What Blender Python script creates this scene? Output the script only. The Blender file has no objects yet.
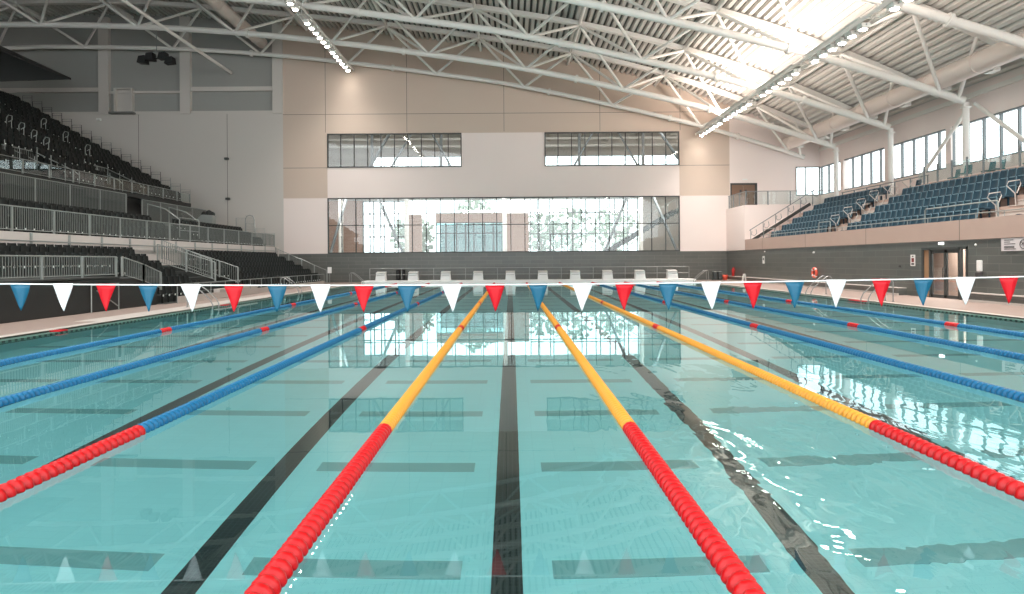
import bpy, math, random
from mathutils import Vector, Matrix
random.seed(7)
S = bpy.context.scene
COL = S.collection

# ---------------------------------------------------------------- camera, world, exposure
FPX = 680.0; EYE = 1.73
cam_d = bpy.data.cameras.new('camera'); cam = bpy.data.objects.new('camera', cam_d); COL.objects.link(cam)
cam_d.sensor_width = 36.0; cam_d.lens = FPX / 1024 * 36.0
cam_d.shift_x = 1.0 / 1024; cam_d.shift_y = -36.1 / 1024
cam_d.clip_start = 0.05; cam_d.clip_end = 400
cam.matrix_world = Matrix.Translation((0, 0, EYE)) @ Matrix.Rotation(math.pi/2, 4, 'X') @ Matrix.Rotation(-0.007, 4, 'Z')
S.camera = cam
S.view_settings.view_transform = 'Standard'; S.view_settings.look = 'None'
S.view_settings.gamma = 1.0; S.view_settings.use_curve_mapping = False
S.view_settings.exposure = 0.28
world = bpy.data.worlds.new('world'); S.world = world; world.use_nodes = True
bgn = world.node_tree.nodes['Background']
bgn.inputs[0].default_value = (0.93, 0.98, 1.0, 1); bgn.inputs[1].default_value = 3.0
cy = S.cycles
cy.use_denoising = True
cy.caustics_refractive = True; cy.caustics_reflective = False
cy.max_bounces = 9; cy.diffuse_bounces = 4; cy.glossy_bounces = 4; cy.transmission_bounces = 8; cy.transparent_max_bounces = 12
cy.sample_clamp_indirect = 6.0; cy.blur_glossy = 0.4

def area_light(name, loc, sx, sy, power, color=(1, .95, .88), up=False, aim=None):
    d = bpy.data.lights.new(name, 'AREA'); d.shape = 'RECTANGLE'; d.size = sx; d.size_y = sy
    d.energy = power; d.color = color
    o = bpy.data.objects.new(name, d); COL.objects.link(o); o.location = loc
    if up: o.rotation_euler = (math.pi, 0, 0)
    if aim is not None: o.rotation_euler = Vector(aim).to_track_quat('-Z', 'Y').to_euler()
    return o
# the two lamp rows that run the length of the hall, one light per bay of the roof
ROWS = ((-13.1, 17.45), (15.5, 12.0))
BAY_MID = (52.7, 46.5, 39.3, 32.2, 25.0, 17.9, 10.7, 3.5)
LAMP_W = (60, 62)          # each floodlight, per row; the floodlights themselves are built with their housings
for yb in BAY_MID:
    for sx, ax in ((-.13, -.35), (.13, .8)):      # two banks: one tips toward the pool, one toward the windows
        o_ = area_light('uplight_bay', (ROWS[1][0] + sx, yb if yb < 50 else 51.3, ROWS[1][1] + .36), .24, 5.5 if yb < 50 else 3.5, (300 if yb > 35 else 250) if yb < 50 else 180, (1, .85, .76))
        o_.rotation_euler = (0, math.pi - math.atan2(ax, 1.0), 0)

# ---------------------------------------------------------------- helpers
def lin(c):
    return tuple((v/255/12.92 if v/255 <= .04045 else ((v/255+.055)/1.055)**2.4) for v in c)
def mat(name, rgb, rough=.6, metal=0.0, noise=0.0, nscale=3.0, spec=.5, emit=None, estr=0.0, coat=0.0):
    m = bpy.data.materials.new(name); m.use_nodes = True
    nt = m.node_tree; b = nt.nodes['Principled BSDF']
    c = lin(rgb) + (1,)
    b.inputs['Base Color'].default_value = c
    b.inputs['Roughness'].default_value = rough; b.inputs['Metallic'].default_value = metal
    b.inputs['Specular IOR Level'].default_value = spec
    if coat: b.inputs['Coat Weight'].default_value = coat
    if emit:
        b.inputs['Emission Color'].default_value = tuple(emit) + (1,); b.inputs['Emission Strength'].default_value = estr
    if noise:
        geo = nt.nodes.new('ShaderNodeNewGeometry'); n = nt.nodes.new('ShaderNodeTexNoise')
        n.inputs['Scale'].default_value = nscale; n.inputs['Detail'].default_value = 4
        mx = nt.nodes.new('ShaderNodeMixRGB'); mx.blend_type = 'MULTIPLY'; mx.inputs['Fac'].default_value = 1.0
        rp = nt.nodes.new('ShaderNodeMapRange'); rp.inputs[3].default_value = 1 - noise; rp.inputs[4].default_value = 1 + noise*.4
        nt.links.new(geo.outputs['Position'], n.inputs['Vector']); nt.links.new(n.outputs['Fac'], rp.inputs[0])
        mx.inputs['Color1'].default_value = c
        nt.links.new(rp.outputs[0], mx.inputs['Color2']); nt.links.new(mx.outputs[0], b.inputs['Base Color'])
    return m
def tile_mat(name, rgb, rgb2, mortar, w, h, rough=.35, msize=.012, floor=False, off=.5):
    m = mat(name, rgb, rough); nt = m.node_tree; b = nt.nodes['Principled BSDF']
    geo = nt.nodes.new('ShaderNodeNewGeometry'); sp = nt.nodes.new('ShaderNodeSeparateXYZ'); cb = nt.nodes.new('ShaderNodeCombineXYZ')
    ad = nt.nodes.new('ShaderNodeMath'); ad.operation = 'ADD'
    nt.links.new(geo.outputs['Position'], sp.inputs[0])
    if floor:
        nt.links.new(sp.outputs[0], cb.inputs[0]); nt.links.new(sp.outputs[1], cb.inputs[1])
    else:
        nt.links.new(sp.outputs[0], ad.inputs[0]); nt.links.new(sp.outputs[1], ad.inputs[1])
        nt.links.new(ad.outputs[0], cb.inputs[0]); nt.links.new(sp.outputs[2], cb.inputs[1])
    br = nt.nodes.new('ShaderNodeTexBrick'); br.offset = off
    br.inputs['Scale'].default_value = 1.0; br.inputs['Brick Width'].default_value = w; br.inputs['Row Height'].default_value = h
    br.inputs['Mortar Size'].default_value = msize; br.inputs['Mortar Smooth'].default_value = .2
    br.inputs['Color1'].default_value = lin(rgb) + (1,); br.inputs['Color2'].default_value = lin(rgb2) + (1,); br.inputs['Mortar'].default_value = lin(mortar) + (1,)
    nt.links.new(cb.outputs[0], br.inputs['Vector']); nt.links.new(br.outputs['Color'], b.inputs['Base Color'])
    return m
def glass_mat(name, tint=(1, 1, 1), f=.06, rough=0.0):
    m = bpy.data.materials.new(name); m.use_nodes = True; nt = m.node_tree; nt.nodes.clear()
    o = nt.nodes.new('ShaderNodeOutputMaterial'); t = nt.nodes.new('ShaderNodeBsdfTransparent'); g = nt.nodes.new('ShaderNodeBsdfGlossy')
    g.inputs['Roughness'].default_value = rough; t.inputs[0].default_value = tuple(tint) + (1,)
    fr = nt.nodes.new('ShaderNodeLayerWeight'); fr.inputs[0].default_value = .5
    pw = nt.nodes.new('ShaderNodeMath'); pw.operation = 'POWER'; pw.inputs[1].default_value = 4.0
    mp = nt.nodes.new('ShaderNodeMapRange'); mp.inputs[3].default_value = f; mp.inputs[4].default_value = .9
    mx = nt.nodes.new('ShaderNodeMixShader')
    nt.links.new(fr.outputs['Facing'], pw.inputs[0]); nt.links.new(pw.outputs[0], mp.inputs[0]); nt.links.new(mp.outputs[0], mx.inputs[0])
    nt.links.new(t.outputs[0], mx.inputs[1]); nt.links.new(g.outputs[0], mx.inputs[2]); nt.links.new(mx.outputs[0], o.inputs[0])
    return m

class MB:
    """collects shapes into one mesh"""
    def __init__(s): s.v = []; s.f = []; s.m = []; s.sm = []
    def add(s, vs, fs, mi=0, smooth=False):
        b = len(s.v); s.v += [tuple(v) for v in vs]
        for f in fs: s.f.append(tuple(b + i for i in f)); s.m.append(mi); s.sm.append(smooth)
        return s
    def box(s, x0, x1, y0, y1, z0, z1, mi=0):
        vs = [(x, y, z) for x in (x0, x1) for y in (y0, y1) for z in (z0, z1)]
        s.add(vs, [(0, 1, 3, 2), (4, 6, 7, 5), (0, 4, 5, 1), (2, 3, 7, 6), (0, 2, 6, 4), (1, 5, 7, 3)], mi); return s
    def bbox(s, x0, x1, y0, y1, z0, z1, b=.02, mi=0):
        """box with chamfered edges"""
        vs = []; idx = {}
        X = (x0, x1); Y = (y0, y1); Z = (z0, z1)
        for i in (0, 1):
            for j in (0, 1):
                for k in (0, 1):
                    si, sj, sk = (b if i == 0 else -b), (b if j == 0 else -b), (b if k == 0 else -b)
                    idx[i, j, k, 0] = len(vs); vs.append((X[i], Y[j]+sj, Z[k]+sk))
                    idx[i, j, k, 1] = len(vs); vs.append((X[i]+si, Y[j], Z[k]+sk))
                    idx[i, j, k, 2] = len(vs); vs.append((X[i]+si, Y[j]+sj, Z[k]))
        fs = []
        for i in (0, 1):
            q = [(i, 0, 0, 0), (i, 0, 1, 0), (i, 1, 1, 0), (i, 1, 0, 0)]; fs.append([idx[a] for a in (q if i == 0 else q[::-1])])
            q = [(0, i, 0, 1), (1, i, 0, 1), (1, i, 1, 1), (0, i, 1, 1)]; fs.append([idx[a] for a in (q if i == 0 else q[::-1])])
            q = [(0, 0, i, 2), (0, 1, i, 2), (1, 1, i, 2), (1, 0, i, 2)]; fs.append([idx[a] for a in (q if i == 0 else q[::-1])])
        for a in (0, 1):
            for c in (0, 1):
                fs.append([idx[a, c, 0, 0], idx[a, c, 1, 0], idx[a, c, 1, 1], idx[a, c, 0, 1]])
                fs.append([idx[a, 0, c, 0], idx[a, 1, c, 0], idx[a, 1, c, 2], idx[a, 0, c, 2]])
                fs.append([idx[0, a, c, 1], idx[1, a, c, 1], idx[1, a, c, 2], idx[0, a, c, 2]])
        for i in (0, 1):
            for j in (0, 1):
                for k in (0, 1): fs.append([idx[i, j, k, 0], idx[i, j, k, 1], idx[i, j, k, 2]])
        s.add(vs, fs, mi); return s
    def tube(s, pts, r, n=8, mi=0, closed=False, smooth=True):
        pts = [Vector(p) for p in pts]; N = len(pts); rings = []
        up = None
        for i, p in enumerate(pts):
            a = pts[i-1] if (i > 0 or closed) else p
            c = pts[(i+1) % N] if (i < N-1 or closed) else p
            t = (c - a).normalized()
            if up is None:
                up = Vector((0, 0, 1)) if abs(t.z) < .9 else Vector((1, 0, 0))
            u = (up - t * up.dot(t))
            if u.length < 1e-4: u = Vector((1, 0, 0)) - t * t.x
            u.normalize(); w = t.cross(u); up = u
            rr = r[i] if isinstance(r, (list, tuple)) else r
            rings.append([p + (u*math.cos(k*2*math.pi/n + math.pi/n) + w*math.sin(k*2*math.pi/n + math.pi/n))*rr for k in range(n)])
        vs = [v for rg in rings for v in rg]; fs = []
        for i in range(N if closed else N-1):
            j = (i+1) % N
            for k in range(n): fs.append((i*n+k, i*n+(k+1) % n, j*n+(k+1) % n, j*n+k))
        s.add(vs, fs, mi, smooth)
        if not closed:
            s.add(rings[0], [tuple(range(n))[::-1]], mi); s.add(rings[-1], [tuple(range(n))], mi)
        return s
    def bar(s, a, b, w, h, mi=0):
        """rectangular bar from a to b, w across, h tall"""
        a = Vector(a); b = Vector(b); t = (b-a).normalized()
        up = Vector((0, 0, 1)) if abs(t.z) < .95 else Vector((0, 1, 0))
        x = t.cross(up).normalized(); u = x.cross(t)
        vs = [p + x*sx*w/2 + u*su*h/2 for p in (a, b) for sx, su in ((-1, -1), (1, -1), (1, 1), (-1, 1))]
        s.add(vs, [(0, 1, 2, 3), (7, 6, 5, 4), (0, 4, 5, 1), (1, 5, 6, 2), (2, 6, 7, 3), (3, 7, 4, 0)], mi); return s
    def lathe(s, prof, c=(0, 0, 0), axis='Z', n=16, mi=0, smooth=True):
        """prof: (radius, height) pairs"""
        vs = []
        for r, h in prof:
            for k in range(n):
                a = 2*math.pi*k/n; x, y = r*math.cos(a), r*math.sin(a)
                v = (x, y, h) if axis == 'Z' else ((h, x, y) if axis == 'X' else (x, h, y))
                vs.append((v[0]+c[0], v[1]+c[1], v[2]+c[2]))
        fs = [(i*n+k, i*n+(k+1) % n, (i+1)*n+(k+1) % n, (i+1)*n+k) for i in range(len(prof)-1) for k in range(n)]
        s.add(vs, fs, mi, smooth); return s
    def prism(s, poly, axis, a, b, mi=0):
        """poly of 2D points extruded along axis from a to b; axis Y: points are (x,z); axis X: (y,z); axis Z: (x,y)"""
        def P(p, t): return {'Y': (p[0], t, p[1]), 'X': (t, p[0], p[1]), 'Z': (p[0], p[1], t)}[axis]
        n = len(poly); vs = [P(p, a) for p in poly] + [P(p, b) for p in poly]
        fs = [tuple(range(n)), tuple(range(n, 2*n))[::-1]] + [(i, n+i, n+(i+1) % n, (i+1) % n) for i in range(n)]
        s.add(vs, fs, mi); return s
    def build(s, name, mats, parent=None, loc=None, link=True):
        me = bpy.data.meshes.new(name); me.from_pydata(s.v, [], s.f)
        if not isinstance(mats, (list, tuple)): mats = [mats]
        for m in mats: me.materials.append(m)
        me.polygons.foreach_set('material_index', s.m); me.polygons.foreach_set('use_smooth', s.sm)
        import bmesh
        bm = bmesh.new(); bm.from_mesh(me); bmesh.ops.recalc_face_normals(bm, faces=bm.faces); bm.to_mesh(me); bm.free()
        me.update()
        o = bpy.data.objects.new(name, me)
        if link: COL.objects.link(o)
        if parent is not None: o.parent = parent
        if loc is not None: o.location = loc
        return o
def tag(o, label, cat, group=None, kind=None):
    if label: o['label'] = label
    if cat: o['category'] = cat
    if group: o['group'] = group
    if kind: o['kind'] = kind
    return o
def thing(name, label, cat, loc=(0, 0, 0), group=None, kind=None):
    o = bpy.data.objects.new(name, None); o.empty_display_size = .2; COL.objects.link(o); o.location = loc
    return tag(o, label, cat, group, kind)
def struct(o, label=None, cat=None):
    o['kind'] = 'structure'
    return tag(o, label, cat)
def copy_tree(root, loc, label=None, group=None, rz=None):
    r = root.copy(); COL.objects.link(r); r.location = loc
    if rz is not None: r.rotation_euler = (0, 0, rz)
    if label: r['label'] = label
    if group: r['group'] = group
    for ch in list(root.children):
        c = ch.copy(); COL.objects.link(c); c.parent = r
        for g in list(ch.children):
            d = g.copy(); COL.objects.link(d); d.parent = c
    return r
_ones = 'zero first second third fourth fifth sixth seventh eighth ninth tenth eleventh twelfth thirteenth fourteenth fifteenth sixteenth seventeenth eighteenth nineteenth'.split()
_tens = {2: ('twenty', 'twentieth'), 3: ('thirty', 'thirtieth'), 4: ('forty', 'fortieth'), 5: ('fifty', 'fiftieth'), 6: ('sixty', 'sixtieth'), 7: ('seventy', 'seventieth')}
def ordw(n):
    if n < 20: return _ones[n]
    t, u = divmod(n, 10)
    return _tens[t][1] if u == 0 else _tens[t][0] + '-' + _ones[u]

# ---------------------------------------------------------------- materials
M = {}
M['white_wall'] = mat('white_wall_board', (238, 224, 218), .7, noise=.03, nscale=.4)
M['grey_wall'] = mat('pale_grey_wall_board', (206, 200, 193), .75, noise=.03, nscale=.3)
M['recess'] = mat('shaded_recess_grey', (160, 160, 155), .8, noise=.04, nscale=.5)  # wall grey with the recess shade put into its colour
M['beige'] = mat('beige_wall_cladding', (206, 187, 172), .75, noise=.04, nscale=.3)
M['joint'] = mat('panel_joint', (120, 112, 104), .8)
M['tile'] = tile_mat('dark_wall_tiles', (88, 90, 86), (96, 97, 92), (122, 122, 116), 1.2, .3, .3, .008)
M['deck'] = tile_mat('beige_deck_tiles', (154, 136, 127), (150, 132, 124), (134, 118, 110), .3, .3, .55, .004, floor=True, off=0)
M['coping'] = mat('pale_coping_stone', (192, 183, 176), .5, noise=.03, nscale=5)
M['concrete'] = mat('pinkish_concrete', (184, 160, 148), .8, noise=.07, nscale=1.2)
M['band'] = mat('pale_painted_band', (200, 192, 187), .8, noise=.05, nscale=1)
M['concrete_dark'] = mat('grey_concrete', (120, 120, 116), .85, noise=.1, nscale=1.0)
M['steel_white'] = mat('white_painted_steel', (232, 229, 223), .45)
M['roof'] = mat('pale_corrugated_roof_sheet', (205, 202, 196), .6)
M['roof_gap'] = mat('dark_roof_groove', (96, 98, 94), .9)  # groove faces of the roof sheet, darker than its ribs
M['duct'] = mat('pale_ventilation_duct', (228, 216, 208), .45, metal=.1)
M['frame_dark'] = mat('dark_window_frame', (62, 64, 62), .5)
M['mullion'] = mat('grey_window_mullion', (120, 126, 128), .5)
M['glass'] = glass_mat('clear_window_glass', (.96, .985, .985), .05)
M['glass_thin'] = glass_mat('balustrade_glass', (.9, .95, .95), .03)
M['glass_teal'] = glass_mat('teal_tinted_glass', (.62, .82, .82), .10)
M['galv'] = mat('galvanised_railing', (150, 154, 150), .4, metal=.35)
M['steel'] = mat('brushed_steel_rail', (150, 150, 148), .4, metal=.6)
M['infill'] = mat('dull_railing_bars', (116, 120, 116), .5, metal=.3)
M['black_seat'] = mat('black_plastic_seat', (26, 30, 29), .6, spec=.3)
M['black_pan'] = mat('black_seat_pan', (22, 26, 25), .6, spec=.3)
M['tagm'] = mat('pale_seat_bracket', (226, 230, 226), .5)
M['blue_seat'] = mat('blue_plastic_seat', (24, 56, 71), .5, spec=.4)
M['edge_highlight'] = mat('seat_edge_highlight', (92, 124, 136), .4)  # edge highlights put into colour, as if the seat rims caught light
M['teal_chair'] = mat('teal_chair_plastic', (60, 118, 124), .4)
M['terrace_dark'] = mat('dark_terrace_deck', (50, 53, 51), .8, noise=.1, nscale=2)
M['black'] = mat('black_cladding', (34, 36, 35), .6, noise=.12, nscale=1.5)
M['red_float'] = mat('red_float_plastic', (204, 6, 16), .36, spec=.4)
M['yellow_float'] = mat('yellow_orange_float_plastic', (240, 164, 58), .38, spec=.4)
M['blue_float'] = mat('blue_float_plastic', (0, 104, 150), .4, spec=.4)
M['flag_red'] = mat('red_pennant_vinyl', (200, 8, 28), .45, spec=.3)
M['flag_blue'] = mat('blue_pennant_vinyl', (0, 92, 122), .45)
M['flag_white'] = mat('white_pennant_vinyl', (238, 240, 242), .35)
M['rope'] = mat('white_cord', (236, 236, 234), .6)
M['block'] = mat('white_starting_block', (248, 245, 242), .45)
M['block_grip'] = mat('pale_grey_grip_surface', (206, 204, 200), .8, noise=.1, nscale=40)
M['pool_tile'] = tile_mat('aqua_pool_tiles', (164, 234, 236), (168, 237, 239), (160, 230, 233), .25, .125, .3, .004, floor=True, off=0)
M['pool_wall'] = tile_mat('aqua_pool_wall_tiles', (158, 228, 230), (162, 232, 234), (154, 224, 227), .25, .125, .3, .004)
M['pool_band'] = tile_mat('green_waterline_tiles', (30, 96, 84), (36, 104, 92), (20, 70, 62), .25, .125, .3, .006)
M['lane_black'] = tile_mat('black_lane_tiles', (36, 42, 42), (44, 50, 50), (62, 72, 72), .05, .05, .4, .004, floor=True, off=0)
M['floor_bar'] = mat('grey_green_floor_slot', (128, 182, 182), .6)
M['wood'] = mat('light_wood_door', (176, 138, 104), .5, noise=.1, nscale=6)
M['wood_dark'] = mat('brown_wood_door', (120, 92, 74), .5, noise=.1, nscale=6)
M['brick'] = tile_mat('pink_brickwork', (196, 164, 150), (186, 152, 138), (206, 186, 176), .45, .15, .85, .01)
M['white_plastic'] = mat('white_plastic', (236, 234, 230), .4)
M['orange'] = mat('orange_lifebuoy', (226, 92, 70), .4)
M['red_plastic'] = mat('red_plastic', (190, 40, 36), .4)
M['ink'] = mat('dark_ink', (70, 66, 66), .7)
M['lamp_glow'] = mat('lamp_lens', (255, 255, 255), .4, emit=(1, .93, .84), estr=40)
M['sign_glow'] = mat('lit_sign_face', (255, 255, 255), .4, emit=(.95, 1, .97), estr=2.2)
M['speaker'] = mat('black_speaker', (16, 17, 17), .6)
M['outside_ground'] = mat('outside_paving', (190, 190, 186), .9)
M['leaves'] = mat('pale_outside_leaves', (160, 172, 156), .9, noise=.3, nscale=2)
M['stair_dark'] = mat('dark_metal_stair', (66, 72, 72), .6)

def water_mat():
    m = bpy.data.materials.new('pool_water'); m.use_nodes = True; nt = m.node_tree; nt.nodes.clear()
    L = nt.links.new; N = nt.nodes.new
    o = N('ShaderNodeOutputMaterial'); g = N('ShaderNodeBsdfGlass'); g.inputs['IOR'].default_value = 1.333
    g.inputs['Roughness'].default_value = 0.0; g.inputs['Color'].default_value = (.86, .99, .995, 1)
    geo = N('ShaderNodeNewGeometry'); mp = N('ShaderNodeMapping'); mp.inputs['Scale'].default_value = (1.0, .45, 1)
    n1 = N('ShaderNodeTexNoise'); n1.inputs['Scale'].default_value = 2.4; n1.inputs['Detail'].default_value = 2; n1.inputs['Distortion'].default_value = .6
    L(geo.outputs['Position'], mp.inputs[0]); L(mp.outputs[0], n1.inputs['Vector'])
    # the ripple patch by the third lane: waves die away from its middle
    vm = N('ShaderNodeVectorMath'); vm.operation = 'DISTANCE'
    sc = N('ShaderNodeMapping'); sc.inputs['Scale'].default_value = (1.0, .42, 1); L(geo.outputs['Position'], sc.inputs[0])
    L(sc.outputs[0], vm.inputs[0]); vm.inputs[1].default_value = (2.9, 6.6*.42, 0)
    fall = N('ShaderNodeMapRange'); fall.interpolation_type = 'SMOOTHSTEP'
    fall.inputs[1].default_value = .2; fall.inputs[2].default_value = 2.8; fall.inputs[3].default_value = 1.0; fall.inputs[4].default_value = .03
    L(vm.outputs['Value'], fall.inputs[0])
    mul = N('ShaderNodeMath'); mul.operation = 'MULTIPLY'; L(n1.outputs['Fac'], mul.inputs[0]); L(fall.outputs[0], mul.inputs[1])
    b = N('ShaderNodeBump'); b.inputs['Strength'].default_value = 1.0; b.inputs['Distance'].default_value = .015
    L(mul.outputs[0], b.inputs['Height']); L(b.outputs[0], g.inputs['Normal']); L(g.outputs[0], o.inputs['Surface'])
    return m
M['water'] = water_mat()

# ---------------------------------------------------------------- pool and floor
PX0, PX1, PY0, PY1, PD = -11.3, 13.7, 2.2, 52.2, -1.9
WALLY = 56.0; WR = 17.8; WIN_X = 25.5; WL = -46.0; DZ = .06
ZTILE = 2.43
b = MB()
b.box(WL, PX0-.3, -6, WALLY, -.4, DZ); b.box(PX1+.3, WR, -6, WALLY, -.4, DZ)
b.box(PX0-.3, PX1+.3, -6, PY0-.3, -.4, DZ); b.box(PX0-.3, PX1+.3, PY1+.02, WALLY, -.4, DZ)
struct(b.build('floor', M['deck']))
b = MB()   # light coping strip round the pool
b.box(PX0-.62, PX0-.3, -.2, PY1, -.1, DZ+.012); b.box(PX1+.3, PX1+.58, -.2, PY1, -.1, DZ+.012)
b.box(PX0-1.35, PX0-.62, 19.7, 36.5, -.1, DZ+.008)
b.box(PX0-.62, PX1+.58, PY0-.62, PY0-.3, -.1, DZ+.012)
struct(b.build('trim_1', M['coping']))
# drain channel with its grating
gm = mat('green_gutter_grating', (40, 84, 74), .5); nt = gm.node_tree
geo = nt.nodes.new('ShaderNodeNewGeometry'); wv = nt.nodes.new('ShaderNodeTexWave'); wv.bands_direction = 'Y'; wv.inputs['Scale'].default_value = 1.6
cr = nt.nodes.new('ShaderNodeValToRGB'); cr.color_ramp.elements[0].position = .45; cr.color_ramp.elements[1].position = .55
cr.color_ramp.elements[0].color = lin((18, 44, 40)) + (1,); cr.color_ramp.elements[1].color = lin((92, 132, 120)) + (1,)
nt.links.new(geo.outputs['Position'], wv.inputs['Vector']); nt.links.new(wv.outputs['Color'], cr.inputs[0]); nt.links.new(cr.outputs[0], nt.nodes['Principled BSDF'].inputs['Base Color'])
for nm, x0, x1, lb in (('gutter_grating', PX0-.3, PX0, 'green slotted gutter grating along the pool edge by the black stand'), ('gutter_grating', PX1, PX1+.3, 'green slotted gutter grating along the pool edge by the door wall')):
    o = MB().box(x0, x1, PY0-.3, PY1, -.12, .03).build(nm, gm); tag(o, lb, 'grating', 'pool gutter gratings')
# basin
b = MB()
b.box(PX0-.2, PX1+.2, PY0-.2, PY1+.2, PD-.2, PD, 0)
b.box(PX0-.2, PX0, PY0-.2, PY1+.2, PD, -.13, 1); b.box(PX1, PX1+.2, PY0-.2, PY1+.2, PD, -.13, 1)
b.box(PX0, PX1, PY0-.2, PY0, PD, .02, 1); b.box(PX0, PX1, PY1, PY1+.2, PD, -.1, 1)
b.box(PX0-.01, PX0+.012, PY0, PY1, -.42, -.1, 2); b.box(PX1-.012, PX1+.01, PY0, PY1, -.42, -.1, 2)
b.box(PX0+.012, PX1-.012, PY1-.012, PY1+.01, -.42, .0, 2)
pool = b.build('swimming_pool', [M['pool_tile'], M['pool_wall'], M['pool_band']])
struct(pool, 'pale aqua tiled swimming pool basin under the lane ropes', 'pool')
for i in range(10):
    x = PX0 + 1.25 + 2.5*i
    l = MB(); l.box(x-.125, x+.125, PY0+2.0, PY1-2.0, PD, PD+.006); l.box(x-.5, x+.5, PY1-2.25, PY1-2.0, PD, PD+.006)
    l.build('lane_marking', M['lane_black'], pool)
k = 0
for i in range(11):
    x = PX0 + 2.5*i
    w0 = max(x-.875, PX0); w1 = min(x+.875, PX1)
    l = MB()
    y = PY0 + 1.3
    while y < PY1 - 1:
        l.box(w0, w1, y-.13, y+.13, PD, PD+.005); y += 2.08
    l.build('floor_slots', M['floor_bar'], pool)
w = MB(); w.add([(PX0, PY0, 0), (PX1, PY0, 0), (PX1, PY1, 0), (PX0, PY1, 0)], [(0, 1, 2, 3)])
wo = w.build('water', M['water']); tag(wo, 'clear still turquoise pool water between the ropes', 'water', kind='stuff')

# ---------------------------------------------------------------- far wall
XL, XR = -15.07, 13.92
b = MB(); W, G, BE, T, J = 0, 1, 2, 3, 4
def rect(x0, x1, z0, z1, mi, yo=0.0): b.box(x0, x1, WALLY+yo, WALLY+.4, z0, z1, mi)
rect(WL, WR+.3, -.3, ZTILE, T, -.02)
rect(WL, -18.7, ZTILE, 14.0, G); rect(WL, -18.7, 14.0, 24, 5, .25)
rect(-18.7, XL, ZTILE, 7.0, W); rect(-18.7, XL, 7.0, 24, BE)
rect(XL, XR, 12.3, 24, BE); rect(XR, 18.05, 7.0, 20, BE); rect(XR, 18.05, ZTILE, 7.0, W)
rect(XL, XR, 7.0, 9.5, W); rect(-4.0, 2.83, 9.5, 12.3, W)
rect(18.05, 23.5, ZTILE, 16, W); rect(23.5, WIN_X+.4, ZTILE, 6.95, W); rect(23.5, WIN_X+.4, 9.3, 14, W)
for z in (13.9, 9.5):
    for x0, x1 in ((-18.7, XL), (XR, 18.05)): b.box(x0, x1, WALLY-.004, WALLY, z-.02, z+.02, J)
b.box(XL, XR, WALLY-.004, WALLY, 13.88, 13.92, J)
for x in (-15.2, -8.5, -.5, 7.4, 14.0): b.box(x-.02, x+.02, WALLY-.004, WALLY, 12.4, 20, J)
for x in (-38, -30.6, -23.3): b.box(x-.02, x+.02, WALLY-.004, WALLY, ZTILE, 14, J)
struct(b.build('wall_back', [M['white_wall'], M['grey_wall'], M['beige'], M['tile'], M['joint'], M['recess']]))
b = MB()
for x in (-33.4, -26.7, -19.1): b.box(x-.42, x+.42, WALLY-.12, WALLY+.25, 14.0, 22)
for x0, x1 in ((WL, -33.8), (-33.0, -27.1), (-26.3, -19.5)):
    b.box(x0, x1, WALLY-.02, WALLY+.25, 14.0, 14.25)
    if x0 != -33.0: b.box(x0, x1, WALLY+.0, WALLY+.25, 15.9, 16.25)
b.box(-33.0, -27.1, WALLY+.05, WALLY+.25, 15.75, 15.95)
struct(b.build('trim_2', M['grey_wall']))
# the small upper door with side reveals on the ledge
d = thing('door_1', None, None, (-31.8, WALLY, 14.25)); struct(d)
MB().box(-.75, -.6, -.15, .3, 0, 1.8).box(.6, .75, -.15, .3, 0, 1.8).box(-.75, .75, -.15, .3, 1.8, 1.92).build('door_frame', M['grey_wall'], d)
MB().box(-.6, .6, .14, .22, 0, 1.8).build('door_leaf', M['grey_wall'], d)
MB().box(-1.0, 1.0, -.5, .0, -.25, -.1).build('door_step', M['concrete_dark'], d)

def window(name, x0, x1, z0, z1, xs, zs, y=WALLY, fw=.06):
    o = thing(name, None, None, ((x0+x1)/2, y, z0)); struct(o)
    cx = (x0+x1)/2
    f = MB()
    f.box(x0-cx, x1-cx, -.06, .12, -.0, fw*1.5); f.box(x0-cx, x1-cx, -.06, .12, z1-z0-fw*1.5, z1-z0)
    f.box(x0-cx, x0-cx+fw*1.4, -.06, .12, 0, z1-z0); f.box(x1-cx-fw*1.4, x1-cx, -.06, .12, 0, z1-z0)
    for x in xs: f.box(x-cx-fw/2, x-cx+fw/2, -.05, .1, 0, z1-z0)
    for z in zs: f.box(x0-cx, x1-cx, -.05, .1, z-z0-fw/2, z-z0+fw/2)
    f.build('window_frame', M['frame_dark'], o)
    MB().box(x0-cx, x1-cx, .03, .045, .02, z1-z0-.02).build('window_pane', M['glass'], o)
    return o
def span(x0, x1, n): return [x0 + (x1-x0)*i/n for i in range(1, n)]
window('window_1', XL, XR, ZTILE, 7.0, span(XL, XR, 25), [4.74])
window('window_2', XL, -4.0, 9.5, 12.3, span(XL, -4.0, 10), [])
window('window_3', 2.83, XR, 9.5, 12.3, span(2.83, XR, 10), [])
# corner window above the landing and the long clerestory on the window wall
window("window_4", 23.5, WIN_X, 6.95, 9.3, [24.3], [], fw=.04)

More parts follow.
